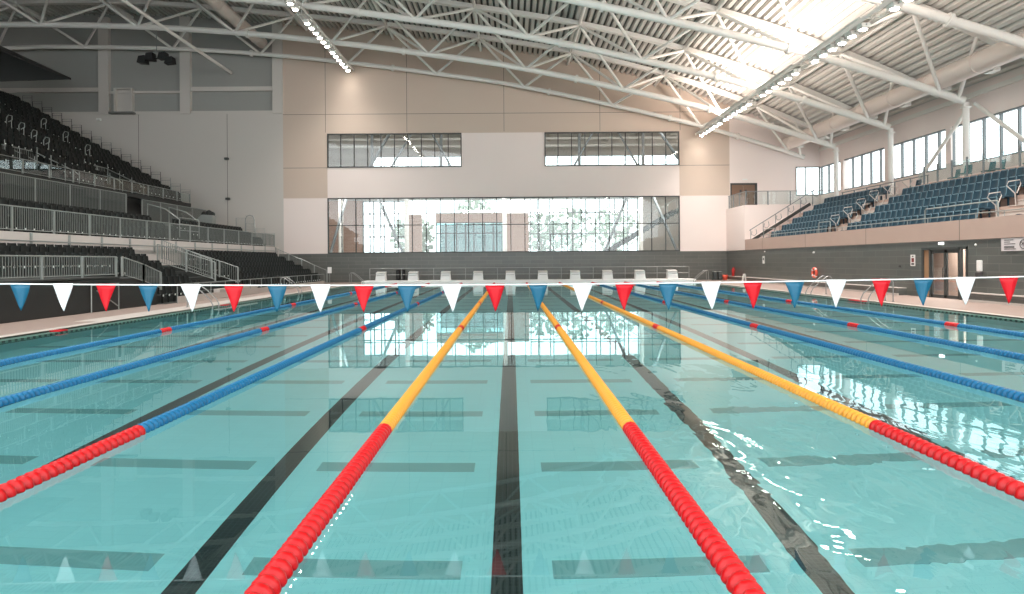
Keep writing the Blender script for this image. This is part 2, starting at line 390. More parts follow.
# ---------------------------------------------------------------- rooms seen through the far windows
b = MB(); RY = 71.0
b.box(-22, 20, 56.4, 76, 2.0, ZTILE, 0); struct(b.build('floor_annex', M['outside_ground']))
b = MB(); b.box(-22, 20, 56.4, RY, 8.1, 8.5, 0); b.box(-22, 20, 56.4, RY, 14.6, 14.9, 0)
for x in range(-20, 20, 3): b.box(x, x+.18, 56.4, RY, 14.2, 14.6, 0)
b.box(-22, -21.7, 56.4, RY, 2, 15, 0); b.box(19.7, 20, 56.4, RY, 2, 15, 0)
struct(b.build('ceiling_annex', M['grey_wall']))
def bx(x): return (x - 511) * RY / FPX
def bz(y): return EYE + (260.9 - y) * RY / FPX
b = MB()
def brick(x0, x1, y0, y1, mi=0, yo=0): b.box(bx(x0), bx(x1), RY+yo, RY+yo+.3, bz(y1), bz(y0), mi)
brick(318, 363, 190, 254); brick(409, 422, 214, 254); brick(436, 507, 213, 222); brick(507, 529, 213, 254)
brick(640, 700, 190, 254, 1, .3)
brick(318, 372, 125, 168, 1, 0); brick(372, 545, 125, 156, 1, 0); brick(545, 690, 125, 156, 1, 0)
brick(318, 690, 167, 196, 1)
struct(b.build('wall_annex', [M['brick'], M['grey_wall']]))
def annex_window(name, x0, x1, y0, y1, xs, ys, frame='frame_dark', glass='glass', yo=0.0, fw=.11):
    o = thing(name, None, None, (bx(x0), RY+yo, bz(y1))); struct(o)
    w, h = bx(x1)-bx(x0), bz(y0)-bz(y1); f = MB()
    f.box(0, w, -.05, .1, 0, fw); f.box(0, w, -.05, .1, h-fw, h); f.box(0, fw, -.05, .1, 0, h); f.box(w-fw, w, -.05, .1, 0, h)
    for x in xs: t = bx(x)-bx(x0); f.box(t-fw/2, t+fw/2, -.05, .1, 0, h)
    for y in ys: t = bz(y)-bz(y1); f.box(0, w, -.05, .1, t-fw/2, t+fw/2)
    f.build('window_frame', M[frame], o); MB().box(.02, w-.02, .02, .035, .02, h-.02).build('window_pane', M[glass], o)
annex_window('window_5', 363, 407, 200, 254, (374, 381, 395), (213, 226, 236))
annex_window('window_6', 436, 504, 222, 254, (446, 457, 466, 474, 485, 494), (233,), glass='glass_teal')
annex_window('window_7', 530, 640, 198, 254, (538, 550, 573, 586, 600, 615, 628), (213, 234), frame='mullion')
annex_window('window_8', 409, 507, 196, 213, (422, 437, 452, 466, 481, 495), (), frame='mullion', fw=.05)
annex_window('window_9', 372, 545, 156, 167, (385, 398, 412, 425, 440, 455, 470, 485), (), frame='mullion', fw=.05)
annex_window('window_10', 545, 690, 156, 167, (558, 570, 583, 597, 611, 625, 639, 653, 667), (), frame='mullion', fw=.05)
for ax in (-14, -4, 5, 14):  # unseen fill lights added above the window heads to brighten the annex
    area_light('annex_fill', (ax, 57.4, 7.95), 4, 1.0, 520, (1, .96, .92), aim=(0, .9, -.75)); area_light('annex_upper_fill', (ax, 57.4, 14.0), 4, 1.0, 180, (1, .97, .94), aim=(0, .9, -.5))
bo = thing('backdrop_building', 'added teal backdrop building outside behind the teal glazing', 'building', (bx(434), 77.5, 2.0))  # added backdrop that keeps bright sky from washing out the teal glazing
m = MB(); m.box(0, 8.2, 0, 3, 0, 3.9); m.build('facade', mat('teal_facade', (60, 98, 98), .3), bo)
m = MB()
for q in range(9): m.box(q*1.02-.04, q*1.02+.04, -.06, 0, 0, 3.9)
for q in range(4): m.box(0, 8.2, -.06, 0, q*1.25, q*1.25+.07)
m.build('facade_frame', M['frame_dark'], bo)
for i_, xx in enumerate((-13, -6.5, 0, 6.5, 12.5)):
    o = MB().tube([(xx, 64, 9.3), (xx, 64, 14.2)], .14, 10).build('round_post', M['mullion']); tag(o, 'white round post inside the upper windows, %s from the brick bay side' % ordw(i_+1), 'post')
for i_, zz in enumerate((12.9, 13.6)):
    o = MB().tube([(-21, 66, zz), (19, 66, zz)], .12, 8).build('ceiling_pipe', M['steel_white']); tag(o, ('lower', 'upper')[i_] + ' pale pipe running across the room behind the upper windows', 'pipe')
for i_, (xa, xb) in enumerate(((-11.5, -8.5), (-4.8, -7.6), (5.2, 8.0), (12.2, 9.4))):
    o = MB().tube([(xa, 62, 9.3), (xb, 62, 14.2)], .1, 8).build('steel_strut', M['mullion']); tag(o, 'thin slanting strut deep inside the upper windows, %s from the brick bay side' % ordw(i_+1), 'brace')
# leaning steel struts and posts just behind the glass
def strut(name, pts, r, m, label):
    o = MB().tube(pts, r, 8).build(name, M['mullion']); tag(o, label, 'brace')
def pt(x, y, Y): return ((x-511)*Y/FPX, Y, EYE + (260.9-y)*Y/FPX)
for (a, c), lb in (((( 378, 196), (404, 254)), 'slanting white steel strut behind the large window beside the window grid'),
                   (((347, 196), (330, 254)), 'slanting white steel strut behind the large window in front of bare brickwork'),
                   (((628, 196), (604, 254)), 'slanting white steel strut behind the large window before the bright glazing'),
                   (((653, 196), (678, 254)), 'slanting white steel strut behind the large window crossing the dark staircase'),
                   (((391, 132), (370, 167)), 'slanting strut behind the upper window above the brick bay'),
                   (((660, 132), (679, 160)), 'slanting strut behind the upper window nearest the balcony door')):
    strut('steel_strut', [pt(a[0], a[1], 59), pt(c[0], c[1], 59)], .13, M['steel_white'], lb)
for x, lb in ((341, 'white round post behind the large window before brickwork'), (407, 'white round post behind the large window beside the window grid'), (505, 'white round post behind the middle of the large window'), (641, 'white round post behind the large window by the dark staircase')):
    X = (x-511)*60/FPX
    tag(MB().tube([(X, 60, ZTILE), (X, 60, 8.09)], .2, 12).build('round_post', M['steel_white']), lb, 'post')
# dark staircase behind the glass
st = thing('staircase', 'dark metal staircase rising behind the large window', 'staircase', (0, 0, 0))
f = MB()
for i in range(14):
    x0 = 9.0 + i*.45; f.box(x0, x0+.5, 62, 64, 2.6+i*.26, 2.72+i*.26)
f.bar((9, 62, 2.6), (15.3, 62, 6.3), .08, .35); f.bar((9, 64, 2.6), (15.3, 64, 6.3), .08, .35)
f.build('stair_flight', M['stair_dark'], st)
f = MB()
for i in range(8): f.tube([(9.2+i*.85, 61.95, 2.7+i*.5), (9.2+i*.85, 61.95, 3.8+i*.5)], .03, 6)
f.tube([(9.2, 61.95, 3.8), (15.15, 61.95, 7.3)], .035, 6)
f.build('handrail', M['galv'], st)
# doorway of the bright room
dr = thing('door_2', None, None, (bx(550), RY-.6, ZTILE)); struct(dr)
wd, hd = bx(573)-bx(550), bz(234)-ZTILE
MB().box(0, .12, 0, .1, 0, hd).box(wd-.12, wd, 0, .1, 0, hd).box(0, wd, 0, .1, hd-.12, hd).box(wd/2-.06, wd/2+.06, 0, .1, 0, hd).build('door_frame', M['frame_dark'], dr)
MB().box(.1, wd-.1, .04, .055, 0, hd-.1).build('door_leaf', M['glass'], dr)
# trees outside
for x, Y, z, r, lb in ((-11.5, 80, 4.5, 2.6, 'pale leafy tree outside behind the window grid'), (8.0, 88, 5.5, 3.4, 'pale leafy tree outside seen past the inner glass doorway'), (14.5, 94, 6.0, 3.4, 'pale leafy tree outside beside the dark staircase'), (-5, 94.5, 8.2, 2.8, 'pale treetop outside rising above the brick band'), (-2.6, 84, 4.2, 3.0, 'pale leafy tree outside behind the teal glazing'), (3.8, 86, 5.0, 2.8, 'pale leafy tree outside the bright glazing')):
    t = thing('tree', lb, 'tree', (x, Y, 0))
    f = MB()
    for q in range(260):
        v = Vector((random.gauss(0, 1), random.gauss(0, 1), random.gauss(0, 1))).normalized() * r * random.random()**.4
        s_ = .22 + random.random()*.25; c = v + Vector((0, 0, z))
        a = Vector((random.gauss(0, 1), random.gauss(0, 1), random.gauss(0, 1))).normalized(); e = a.orthogonal().normalized(); g2 = a.cross(e)
        f.add([c+e*s_, c+g2*s_, c-e*s_, c-g2*s_], [(0, 1, 2, 3)])
    f.build('foliage', M['leaves'], t); MB().tube([(0, 0, 0), (0, 0, z)], .18, 8).build('trunk', M['wood_dark'], t)
o = MB().box(-60, 60, 76, 140, 1.7, 2.0).build('ground', M['outside_ground']); struct(o)
# ---------------------------------------------------------------- side walls
b = MB()
DY0, DY1, DTOP = 26.5, 29.45, 2.17
b.box(WR, WR+.3, -6, DY0, -.3, ZTILE); b.box(WR, WR+.3, DY1, 56, -.3, ZTILE); b.box(WR, WR+.3, DY0, DY1, DTOP, ZTILE)
struct(b.build('wall_right', M['tile']))
b = MB()
b.box(WR-.36, WR, 6, 26.2, DZ, .37, 0); b.box(WR-.36, WR, 30.6, 55.9, DZ, .37, 0)
b.box(WR-.4, WR, 6, 26.2, .37, .4, 1); b.box(WR-.4, WR, 30.6, 55.9, .37, .4, 1)
b.box(WR-.42, WR-.36, 6, 26.2, DZ, .14, 1); b.box(WR-.42, WR-.36, 30.6, 55.9, DZ, .14, 1)
struct(b.build('baseboard_right', [M['tile'], M['coping']]))
# window wall: sill wall, head wall
b = MB()
b.box(WIN_X, WIN_X+.4, -6, WALLY, 2, 6.95); b.box(WIN_X, WIN_X+.4, -6, WALLY, 9.3, 11.6)
for y in (52.2, 46.0, 39.5, 33.0, 26.5, 20.0, 13.5): b.box(WIN_X-.06, WIN_X+.4, y-.24, y+.24, 6.95, 9.3)
struct(b.build('wall_window', M['white_wall']))
clr = thing('window_11', None, None, (WIN_X+.1, 0, 6.95)); struct(clr)
f = MB(); y = -5.5; k = 0
while y < 56:
    f.box(-.06, .10, y-.045, y+.045, 0, 2.35); y += 1.28
f.box(-.08, .12, -6, 56, 0, .08); f.box(-.08, .12, -6, 56, 2.27, 2.35)
f.build('window_frame', M['mullion'], clr)
MB().box(.05, .065, -6, 56, .05, 2.3).build('window_pane', M['glass'], clr)
b = MB(); b.box(WL-.3, WL, -6, WALLY, -.3, 24); struct(b.build('wall_left', M['grey_wall']))

# ---------------------------------------------------------------- roof
ZB = [(-46, 19.0), (-41, 19.3), (-37, 19.4), (-28, 19.2), (-20.8, 18.75), (-13.1, 17.95), (-6, 17.0), (0, 16.1), (8.5, 14.3), (15.5, 12.6), (21, 10.95), (23.6, 10.1), (26, 9.3)]
ZT = [(-46, 21.4), (-37, 22.0), (-28, 21.9), (-20.8, 21.3), (-9.5, 20.1), (-2.3, 19.1), (5.3, 17.8), (12.4, 16.0), (19.3, 13.6), (25.5, 10.9), (26.5, 10.5)]
def prof(P, x):
    for i in range(len(P)-1):
        if x <= P[i+1][0] or i == len(P)-2:
            p0 = P[max(i-1, 0)]; p1 = P[i]; p2 = P[i+1]; p3 = P[min(i+2, len(P)-1)]
            t = (x-p1[0])/(p2[0]-p1[0]); d = p2[0]-p1[0]
            m1 = (p2[1]-p0[1])/(p2[0]-p0[0])*d if p2[0] != p0[0] else 0
            m2 = (p3[1]-p1[1])/(p3[0]-p1[0])*d if p3[0] != p1[0] else 0
            return (2*t**3-3*t**2+1)*p1[1] + (t**3-2*t**2+t)*m1 + (-2*t**3+3*t**2)*p2[1] + (t**3-t**2)*m2
def zb(x): return prof(ZB, x)
def zt(x): return prof(ZT, x)
v = []; fs = []; ms = []
x = WL-.3; pitch = .42; cols = []
while x < WIN_X + .5:
    z = zt(x) + .25
    for dx, dz in ((0, 0), (.20, 0), (.24, .17), (.38, .17)):
        cols.append((x+dx, zt(x+dx)+.25+dz))
    x += pitch
r = MB(); n = len(cols)
vs = [(cx, yy, cz) for yy in (-6.0, WALLY+.2) for cx, cz in cols]
r.add(vs, [(i, i+1, n+i+1, n+i) for i in range(n-1) if i % 4 not in (2,)], 0)
r.add(vs, [(i, i+1, n+i+1, n+i) for i in range(n-1) if i % 4 == 2], 1)
# weather skin above
r.add([(cx, yy, cz+.5) for yy in (-6.0, WALLY+.2) for cx, cz in cols[::8]], [(i, i+1, len(cols[::8])+i+1, len(cols[::8])+i) for i in range(len(cols[::8])-1)], 0)
struct(r.build('ceiling', [M['roof'], M['roof_gap']]))
# eaves trim
struct(MB().box(WIN_X-.12, WIN_X+.0, -6, WALLY, 10.55, 10.8).build('trim_3', M['steel_white']))

# space frame: bottom chords, top chords between them, braces
BX = [-13.1 + 7.15*i for i in range(-4, 6)]          # bottom nodes
BX = [x for x in BX if x < 24]
TX = [x + 3.575 for x in BX if x + 3.575 < 23]
BY = [55.3, 50.1, 42.9, 35.8, 28.6, 21.5]
TY = [52.7, 46.5, 39.3, 32.2, 25.0]
where = ['beside the end wall', 'second from the end wall', 'third from the end wall', 'fourth from the end wall', 'fifth from the end wall', 'sixth from the end wall']
for i, y in enumerate(BY):
    t = thing('roof_truss', 'white curved tubular roof truss, ' + where[i], 'roof truss', (0, y, 0), 'white roof trusses')
    xs = [-45.9 + 1.0*k for k in range(70)]; xs = [x for x in xs if x < 23.6] + [23.9]
    rr = .17 if i == 0 else .21
    MB().tube([(x, 0, zb(x)) for x in xs], rr, 12).build('bottom_chord', M['steel_white'], t)
    for x in (-21, -9.5, 3.2, 13.0, 18.5)[: 4 if i % 2 else 5]:
        MB().tube([(x+(i % 2)*1.7-.09, 0, zb(x+(i % 2)*1.7-.09)), (x+(i % 2)*1.7+.09, 0, zb(x+(i % 2)*1.7+.09))], rr+.09, 14).build('flange', M['steel_white'], t)
    if i < len(TY):
        ty = TY[i]-y
        xs2 = [x for x in xs if x < 22.6] + [24.9]
        m = MB()
        for a, c in zip(xs2[:-1], xs2[1:]): m.bar((a, ty, zt(a)), (c+.01, ty, zt(c)), .42, .3)
        m.build('top_chord', M['steel_white'], t)
        for x in TX:
            for bx_ in (x-3.575, x+3.575):
                if bx_ > 23.7: continue
                for yy in (0, BY[i+1]-y):
                    MB().tube([(x, ty, zt(x)-.1), (bx_, yy, zb(bx_))], .1, 8).build('brace', M['steel_white'], t)
        for yy in (0,):
            MB().tube([(22.2, ty, zt(22.2)), (23.6, yy, zb(23.6))], .1, 8).build('brace', M['steel_white'], t)
for k, x in enumerate(TX):
    o = MB().tube([(x, 18, zt(x)-.05), (x, 55.9, zt(x)-.05)], .12, 8).build('roof_purlin', M['steel_white'])
    tag(o, 'straight white roof purlin running lengthwise, %s from the window wall' % ordw(len(TX)-k), 'purlin', 'lengthwise roof purlins')
# lamp gantries along two node lines
for k, (lx, lz) in enumerate(ROWS):
    g = thing('lamp_gantry', ('white lamp gantry under the roof between black stand and pool', 'white lamp gantry under the roof near the window wall')[k], 'gantry', (lx, 0, lz))
    MB().bar((-.3, 0, 0), (-.3, 55.8, 0), .07, .16).build('gantry_rail', M['steel_white'], g)
    MB().bar((.3, 0, 0), (.3, 55.8, 0), .07, .16).build('gantry_rail', M['steel_white'], g)
    m = MB(); y = .3
    while y < 55.7: m.bar((-.3, y, 0), (.3, y, 0), .05, .06); y += 1.19
    m.build('gantry_rung', M['steel_white'], g)
    for y in BY: MB().tube([(0, y, 0), (0, y, zb(lx)-lz-.1)], .05, 8).build('hanger', M['steel_white'], g)
lamp0 = None; cnt = [0, 0]
for k, (lx, lz) in enumerate(ROWS):
    ys = []
    for i, y in enumerate(BAY_MID):
        ys += [y + d for d in (-2.4, -1.45, -.5, .45, 1.4, 2.35)]
    for y in sorted(ys, reverse=True):
        cnt[k] += 1
        lb = 'bright floodlight on the %s, %s from the end wall' % (('gantry between black stand and pool', 'gantry by the window wall')[k], ordw(cnt[k]))
        if lamp0 is None:
            lamp0 = thing('floodlight', lb, 'lamp', (lx, y, lz), 'floodlights on the gantries')
            MB().prism([(-.22, -.02), (.22, -.02), (.15, -.24), (-.15, -.24)], 'Y', -.26, .26).build('lamp_housing', M['steel_white'], lamp0)
            MB().lathe([(.001, -.285), (.14, -.28), (.16, -.241), (.001, -.241)], n=16).build('lamp_lens', M['lamp_glow'], lamp0)
            ld = bpy.data.lights.new('floodlight_beam', 'AREA'); ld.shape = 'DISK'; ld.size = .26; ld.energy = LAMP_W[0]*.22; ld.color = (1, .96, .91); ld.spread = 2.0
            lo = bpy.data.objects.new('floodlight_beam', ld); COL.objects.link(lo); lo.parent = lamp0; lo.location = (0, 0, -.3)
            MB().bar((0, -.3, -.1), (0, .3, -.1), .04, .05).build('lamp_bracket', M['galv'], lamp0)
        else:
            r_ = copy_tree(lamp0, (lx, y, lz), lb)
            if k == 0:
                for c in r_.children:
                    if c.type == 'LIGHT':
                        if cnt[0] == 2: ld1 = c.data.copy(); ld1.energy = LAMP_W[0]
                        c.data = ld1
            if k == 1:
                for c in r_.children:
                    if c.type == 'LIGHT':
                        if cnt[1] == 1: ld2 = c.data.copy(); ld2.energy = LAMP_W[1]; ld2.color = (1, .93, .88)
                        c.data = ld2
            if y > 53.5:        # the last three are dimmed beside the end wall
                for c in r_.children:
                    if c.type == 'LIGHT': c.data = c.data.copy(); c.data.energy *= .22
# upward reflector pans on the window-side gantry
for yb in BAY_MID:
    yc, hl = (yb, 2.75) if yb < 50 else (51.3, 1.75)
    m = MB().prism([(-.26, .1), (.26, .1), (.34, .22), (.30, .22), (.24, .14), (-.24, .14), (-.30, .22), (-.34, .22)], 'Y', yc-hl, yc+hl)
    m.build('reflector_trough', M['steel_white'], g)
# big duct by the window wall and the smaller one high over the black stand
def duct(name, x, z, r, y0, y1, label, vents=True):
    t = thing(name, label, 'duct', (x, 0, z))
    MB().tube([(0, y0, 0), (0, y1, 0)], r, 20).build('duct_body', M['duct'], t)
    y = y0 + 2
    while y < y1:
        MB().tube([(0, y, 0), (0, y+.08, 0)], r+.03, 20).build('duct_collar', M['duct'], t); y += 3.6
    if vents:
        y = y0 + 1.5
        while y < y1 - 1:
            MB().box(.25, .62, y, y+.6, -r-.02, -r*.55).build('air_nozzle', M['steel_white'], t); y += 3.6
duct('ventilation_duct', 22.7, 11.15, .52, 20, 55.8, 'large round pale ventilation duct below the roof edge above windows')
duct('ventilation_duct', -20.3, 19.75, .45, 20, 55.8, 'round white ventilation duct high above the black stand', False)
o = MB().tube([(-22.9, 20, 17.35), (-22.9, 55.9, 17.35)], .12, 8).build('suspended_rail', M['steel_white']); tag(o, 'long straight white rail hung below trusses over the black stand', 'rail')
# columns and V braces by the windows
for i, y in enumerate(BY[:5]):
    if i < 1: continue
    t = thing('steel_post', 'white steel post before the tall windows, %s from the end wall' % ordw(i), 'post', (24.0, y, 0), 'white window posts')
    MB().tube([(0, 0, 5.156 if i < 3 else 5.607), (0, 0, 9.9)], .16, 14).build('shaft', M['steel_white'], t)
    MB().bbox(-.2, .2, -.2, .2, 9.62, 9.7, .02).build('cap_plate', M['steel_white'], t)
    if i == 3:
        for s_ in (-1, 1): MB().tube([(.35, .2*s_, 9.8), (.35, 4.6*s_, 6.5)], .1, 8).build('brace', M['steel_white'], t)
# black loudspeaker cluster
t = thing('loudspeaker_cluster', 'four black loudspeakers hung from a bar under roof truss before end wall', 'loudspeaker', pt(158, 56, 50.1))
MB().bar((-.75, 0, 0), (.75, 0, 0), .08, .08).build('mounting_bar', M['speaker'], t)
for x, z, a in ((-1.0, -.1, .5), (-.45, .12, .3), (.5, .15, -.3), (1.0, -.2, -.5)):
    m = MB(); m.prism([(x-.32, z-.24), (x+.32, z-.3*(1 if a > 0 else .6)), (x+.24, z+.28), (x-.2, z+.22)], 'Y', -.3, .3); m.build('loudspeaker_box', M['speaker'], t)
MB().tube([(0, 0, 0), (0, 0, zb(-26)-pt(158, 56, 50.1)[2])], .03, 6).build('hanger', M['galv'], t)
for (x, y, lb) in ((101, 117, 'small white camera on the pale end wall below the ledge'), (228, 157, 'small grey sensor hanging on a wire before the end wall'), (229, 197, 'small black sensor on the pale end wall above the stand')):
    p = pt(x, y, WALLY); m = MB().bbox(-.16, .16, -.3, -.0, -.09, .09, .03)
    o = m.build('wall_sensor', M['white_plastic'] if y == 117 else M['frame_dark'], loc=p); tag(o, lb, 'sensor')

# ---------------------------------------------------------------- right stand
ZS0, RISE, X0S, TREAD = 2.8, .47, 17.95, .76
t = thing('spectator_stand', 'pink concrete spectator stand of blue seats below the tall windows', 'stand', (0, 0, 0))
m = MB(); m.box(WR-.05, WR+.14, 2, 51.58, ZTILE+.004, 3.22)
m.build('front_beam', M['concrete'], t)
m = MB()
for y in (20, 26.9, 34, 41, 48): m.box(WR-.056, WR-.05, y-.015, y+.015, ZTILE+.004, 3.22)
m.build('beam_joint', M['joint'], t)
poly = [(X0S, ZTILE)]
for k in range(6): poly += [(X0S+TREAD*k, ZS0+RISE*k), (X0S+TREAD*(k+1), ZS0+RISE*k)]
poly += [(WIN_X, ZS0+RISE*5), (WIN_X, ZTILE)]
m = MB()
for k in range(6):
    m.box(X0S+TREAD*k, (X0S+TREAD*(k+1)) if k < 5 else WIN_X-.01, 2, 51.27, ZTILE, ZS0+RISE*k)
m.build('terrace', M['concrete'], t)
m = MB(); m.box(22.05, 22.3, 14, 37, 4.9, 5.67); m.box(22.3, WIN_X-.01, 14, 37, 4.9, 5.6); m.build('parapet', M['concrete'], t)
AISLES = ((37.7, 39.7), (24.6, 26.6), (48.6, 49.9))
for a0, a1 in AISLES:
    m = MB()
    for k in range(12):
        x = X0S + TREAD*k/2; z = ZS0 + RISE*k/2
        if k % 2: m.box(x, x+.38, a0, a1, z-RISE/2-.02, z)
        m.box(x-.03, x+.04, a0, a1, z-.02, z+.012)
    m.build('aisle_steps', M['coping'], t)
# landing block beside the end wall
t2 = thing('balcony', 'white walled balcony landing in front of the brown double door', 'balcony', (0, 0, 0))
MB().box(WR-.05, WIN_X-.01, 51.62, WALLY-.01, ZTILE+.004, 5.85).build('balcony_base', M['white_wall'], t2)
m = MB(); 
for x in [17.9 + 1.7*i for i in range(5)]: m.box(x-.03, x+.03, 51.75, 51.81, 5.85, 6.9)
for y in (53.2, 54.6, 55.7): m.box(17.87, 17.93, y-.03, y+.03, 5.85, 6.9)
m.build('balustrade_post', M['mullion'], t2)
m = MB(); m.box(17.9, 24.7, 51.76, 51.8, 6.88, 6.93); m.box(17.88, 17.92, 51.8, 55.9, 6.88, 6.93); m.build('handrail', M['mullion'], t2)
m = MB(); m.box(17.95, 24.7, 51.77, 51.785, 5.9, 6.86); m.box(17.895, 17.91, 51.8, 55.8, 5.9, 6.86); m.build('glass_panel', M['glass_thin'], t2)
d = thing('door_3', None, None, (19.15, WALLY, 5.85)); struct(d)
MB().box(-1.05, -.95, -.05, .05, 0, 2.1).box(.95, 1.15, -.05, .05, 0, 2.1).box(-1.05, 1.15, -.05, .05, 2.0, 2.15).build('door_frame', M['frame_dark'], d)
for s_ in (-1, 1):
    l = MB().box(min(0.01*s_, .95*s_), max(.01*s_, .95*s_), -.04, .02, 0, 2.0).build('door_leaf', M['wood_dark'], d)
    MB().box(.22*s_-.08, .22*s_+.08, -.05, -.041, 1.0, 1.6).build('door_window', M['frame_dark'], l)
o = MB().bbox(-.2, .2, -.1, 0, -.05, .05, .01).build('exit_light', M['white_plastic'], loc=(19.3, WALLY, 8.3)); tag(o, 'small grey light fitting above the brown balcony door', 'light')

# blue seats
def panel(m, w, h, t, bow, M4, nu=5, nv=4, rnd=.25, mi=0):
    """slightly dished panel with rounded top corners; local x = thickness, y = width, z = height"""
    F = []; B_ = []
    for j in range(nv+1):
        vv = j/nv
        hw = w/2*(1 - rnd*max(0, (vv-.6)/.4)**2*.5)
        for i in range(nu+1):
            u = -1 + 2*i/nu
            x = bow*(u*u) + bow*.6*(vv-.5)**2
            F.append(M4 @ Vector((x, u*hw, vv*h))); B_.append(M4 @ Vector((x-t, u*hw, vv*h)))
    n = nu+1; N = len(F); fs = []
    for j in range(nv):
        for i in range(nu):
            a = j*n+i; fs.append((a, a+1, a+n+1, a+n)); fs.append((N+a, N+a+n, N+a+n+1, N+a+1))
    for i in range(nu): fs.append((i, N+i, N+i+1, i+1)); a = nv*n+i; fs.append((a, a+1, N+a+1, N+a))
    for j in range(nv): a = j*n; fs.append((a, a+n, N+a+n, N+a)); a = j*n+nu; fs.append((a, N+a, N+a+n, a+n))
    m.add(F+B_, fs, mi, False)
def make_seat(name, mb_, mp_, mt_, facing, folded, label, cat, group):
    # root mesh is the backrest; facing +1 looks to +X
    R = Matrix.Rotation(0 if facing > 0 else math.pi, 4, 'Z')
    bk = MB(); panel(bk, .45, .46, .03, .05, R @ Matrix.Translation((-.2, 0, .40)) @ Matrix.Rotation(math.radians(-10), 4, 'Y'))
    if not folded:
        bk.tube([R @ Vector((-.18, -.218, .42)), R @ Vector((-.245, -.218, .80)), R @ Vector((-.26, -.18, .865)), R @ Vector((-.26, .18, .865)), R @ Vector((-.245, .218, .80)), R @ Vector((-.18, .218, .42))], .023, 6, 1)
    root = bk.build(name, [mb_, mt_], link=False)
    pn = MB()
    if folded: panel(pn, .43, .40, .05, .03, R @ Matrix.Translation((-.12, 0, .36)) @ Matrix.Rotation(math.radians(-6), 4, 'Y'))
    else:
        panel(pn, .44, .42, .035, .04, R @ Matrix.Translation((-.19, 0, .41)) @ Matrix.Rotation(math.radians(84), 4, 'Y'), rnd=.3)
        pn.tube([R @ Vector((.215, -.2, .375)), R @ Vector((.235, 0, .36)), R @ Vector((.215, .2, .375))], .016, 6, 1)
    pan = pn.build('seat_pan', [mp_, mt_], link=False)
    lg = MB()
    lg.box(-.12, -.06, -.025, .025, 0, .38, 1) if facing > 0 else lg.box(.06, .12, -.025, .025, 0, .38, 1)
    if folded: lg.bbox(-.06, -.03, -.035, .035, .27, .35, .01, 0)
    leg = lg.build('seat_bracket', [mt_, mp_], link=False)
    tag(root, label, cat, group)
    pan.parent = root; leg.parent = root
    return root, (pan, leg)
def place_seat(proto, kids, loc, label, group, first):
    if first: r = proto; COL.objects.link(r); r.location = loc; ks = kids
    else:
        r = proto.copy(); COL.objects.link(r); r.location = loc; ks = [q.copy() for q in kids]
    for q in ks: COL.objects.link(q); q.parent = r
    r['label'] = label; r['category'] = 'seat'; r['group'] = group
    return r
bs, bk = make_seat('stadium_chair', M['blue_seat'], M['blue_seat'], M['edge_highlight'], -1, False, None, None, None)
rown = ['front', 'second', 'third', 'fourth', 'fifth', 'sixth']
first = True
for k in range(6):
    xs = X0S + TREAD*k + .42; z = ZS0 + RISE*k
    num = 0
    y = 48.3
    vis = FPX*xs/515
    while y > (vis - .3 if k < 5 else 36.9):
        if not any(a0 - .2 < y < a1 + .2 for a0, a1 in AISLES):
            num += 1
            place_seat(bs, bk, (xs, y, z+.004), 'blue plastic seat, %s from the end wall in the %s row of the blue stand' % (ordw(num), rown[k]), 'blue stand seats in the %s row' % rown[k], first)
            first = False
        y -= .5
# grey-teal chairs on the platform behind the parapet
def chair(x, y, lb, rz):
    t = thing('platform_chair', lb, 'chair', (x, y, 5.604), 'loose chairs behind the parapet'); t.rotation_euler = (0, 0, rz)
    m = MB(); panel(m, .46, .42, .03, .05, Matrix.Translation((-.2, 0, .5)) @ Matrix.Rotation(math.radians(-10), 4, 'Y')); m.build('backrest', M['teal_chair'], t)
    m = MB(); m.bbox(-.22, .24, -.23, .23, .43, .48, .015); m.build('seat', M['teal_chair'], t)
    for a in (-1, 1):
        for c in (-1, 1): MB().tube([(.2*a, .2*c, .44), (.24*a, .23*c, 0)], .015, 6).build('leg', M['galv'], t)
for x, y, lb, rz in ((24.0, 38.4-1.6, 'teal chair behind the parapet, closest to the blue seats', 3.0), (23.4, 35.0, 'teal chair behind the glass balustrade standing alone against a column', 3.3), (23.9, 34.0, 'first of two teal chairs side by side behind the glass balustrade', 3.1), (23.9, 33.3, 'second of two teal chairs side by side behind the glass balustrade', 2.9), (23.9, 31.2, 'teal chair behind the glass balustrade beyond the side-by-side pair', 3.1)):
    chair(x, y, lb, rz)
t = thing('glass_balustrade', 'glass balustrade with grey posts on the pink concrete parapet', 'balustrade', (22.15, 0, 5.675))
for y in [36.4 - 1.14*i for i in range(9)]:
    MB().bbox(-.035, .035, y-.04, y+.04, 0, .95, .01).build('post', M['mullion'], t)
MB().box(-.008, .008, 27, 36.9, .08, .82).build('glass_panel', M['glass_thin'], t)
t = thing('glass_balustrade', 'glass balustrade at the top walkway above the sixth row of blue seats', 'balustrade', (23.0, 0, 5.155))
for y in [37.5 + 1.6*i for i in range(7)]:
    MB().bbox(-.03, .03, y-.03, y+.03, 0, 1.15, .01).build('post', M['mullion'], t)
MB().box(-.03, .03, 37.4, 47.2, 1.12, 1.16).build('handrail', M['mullion'], t)
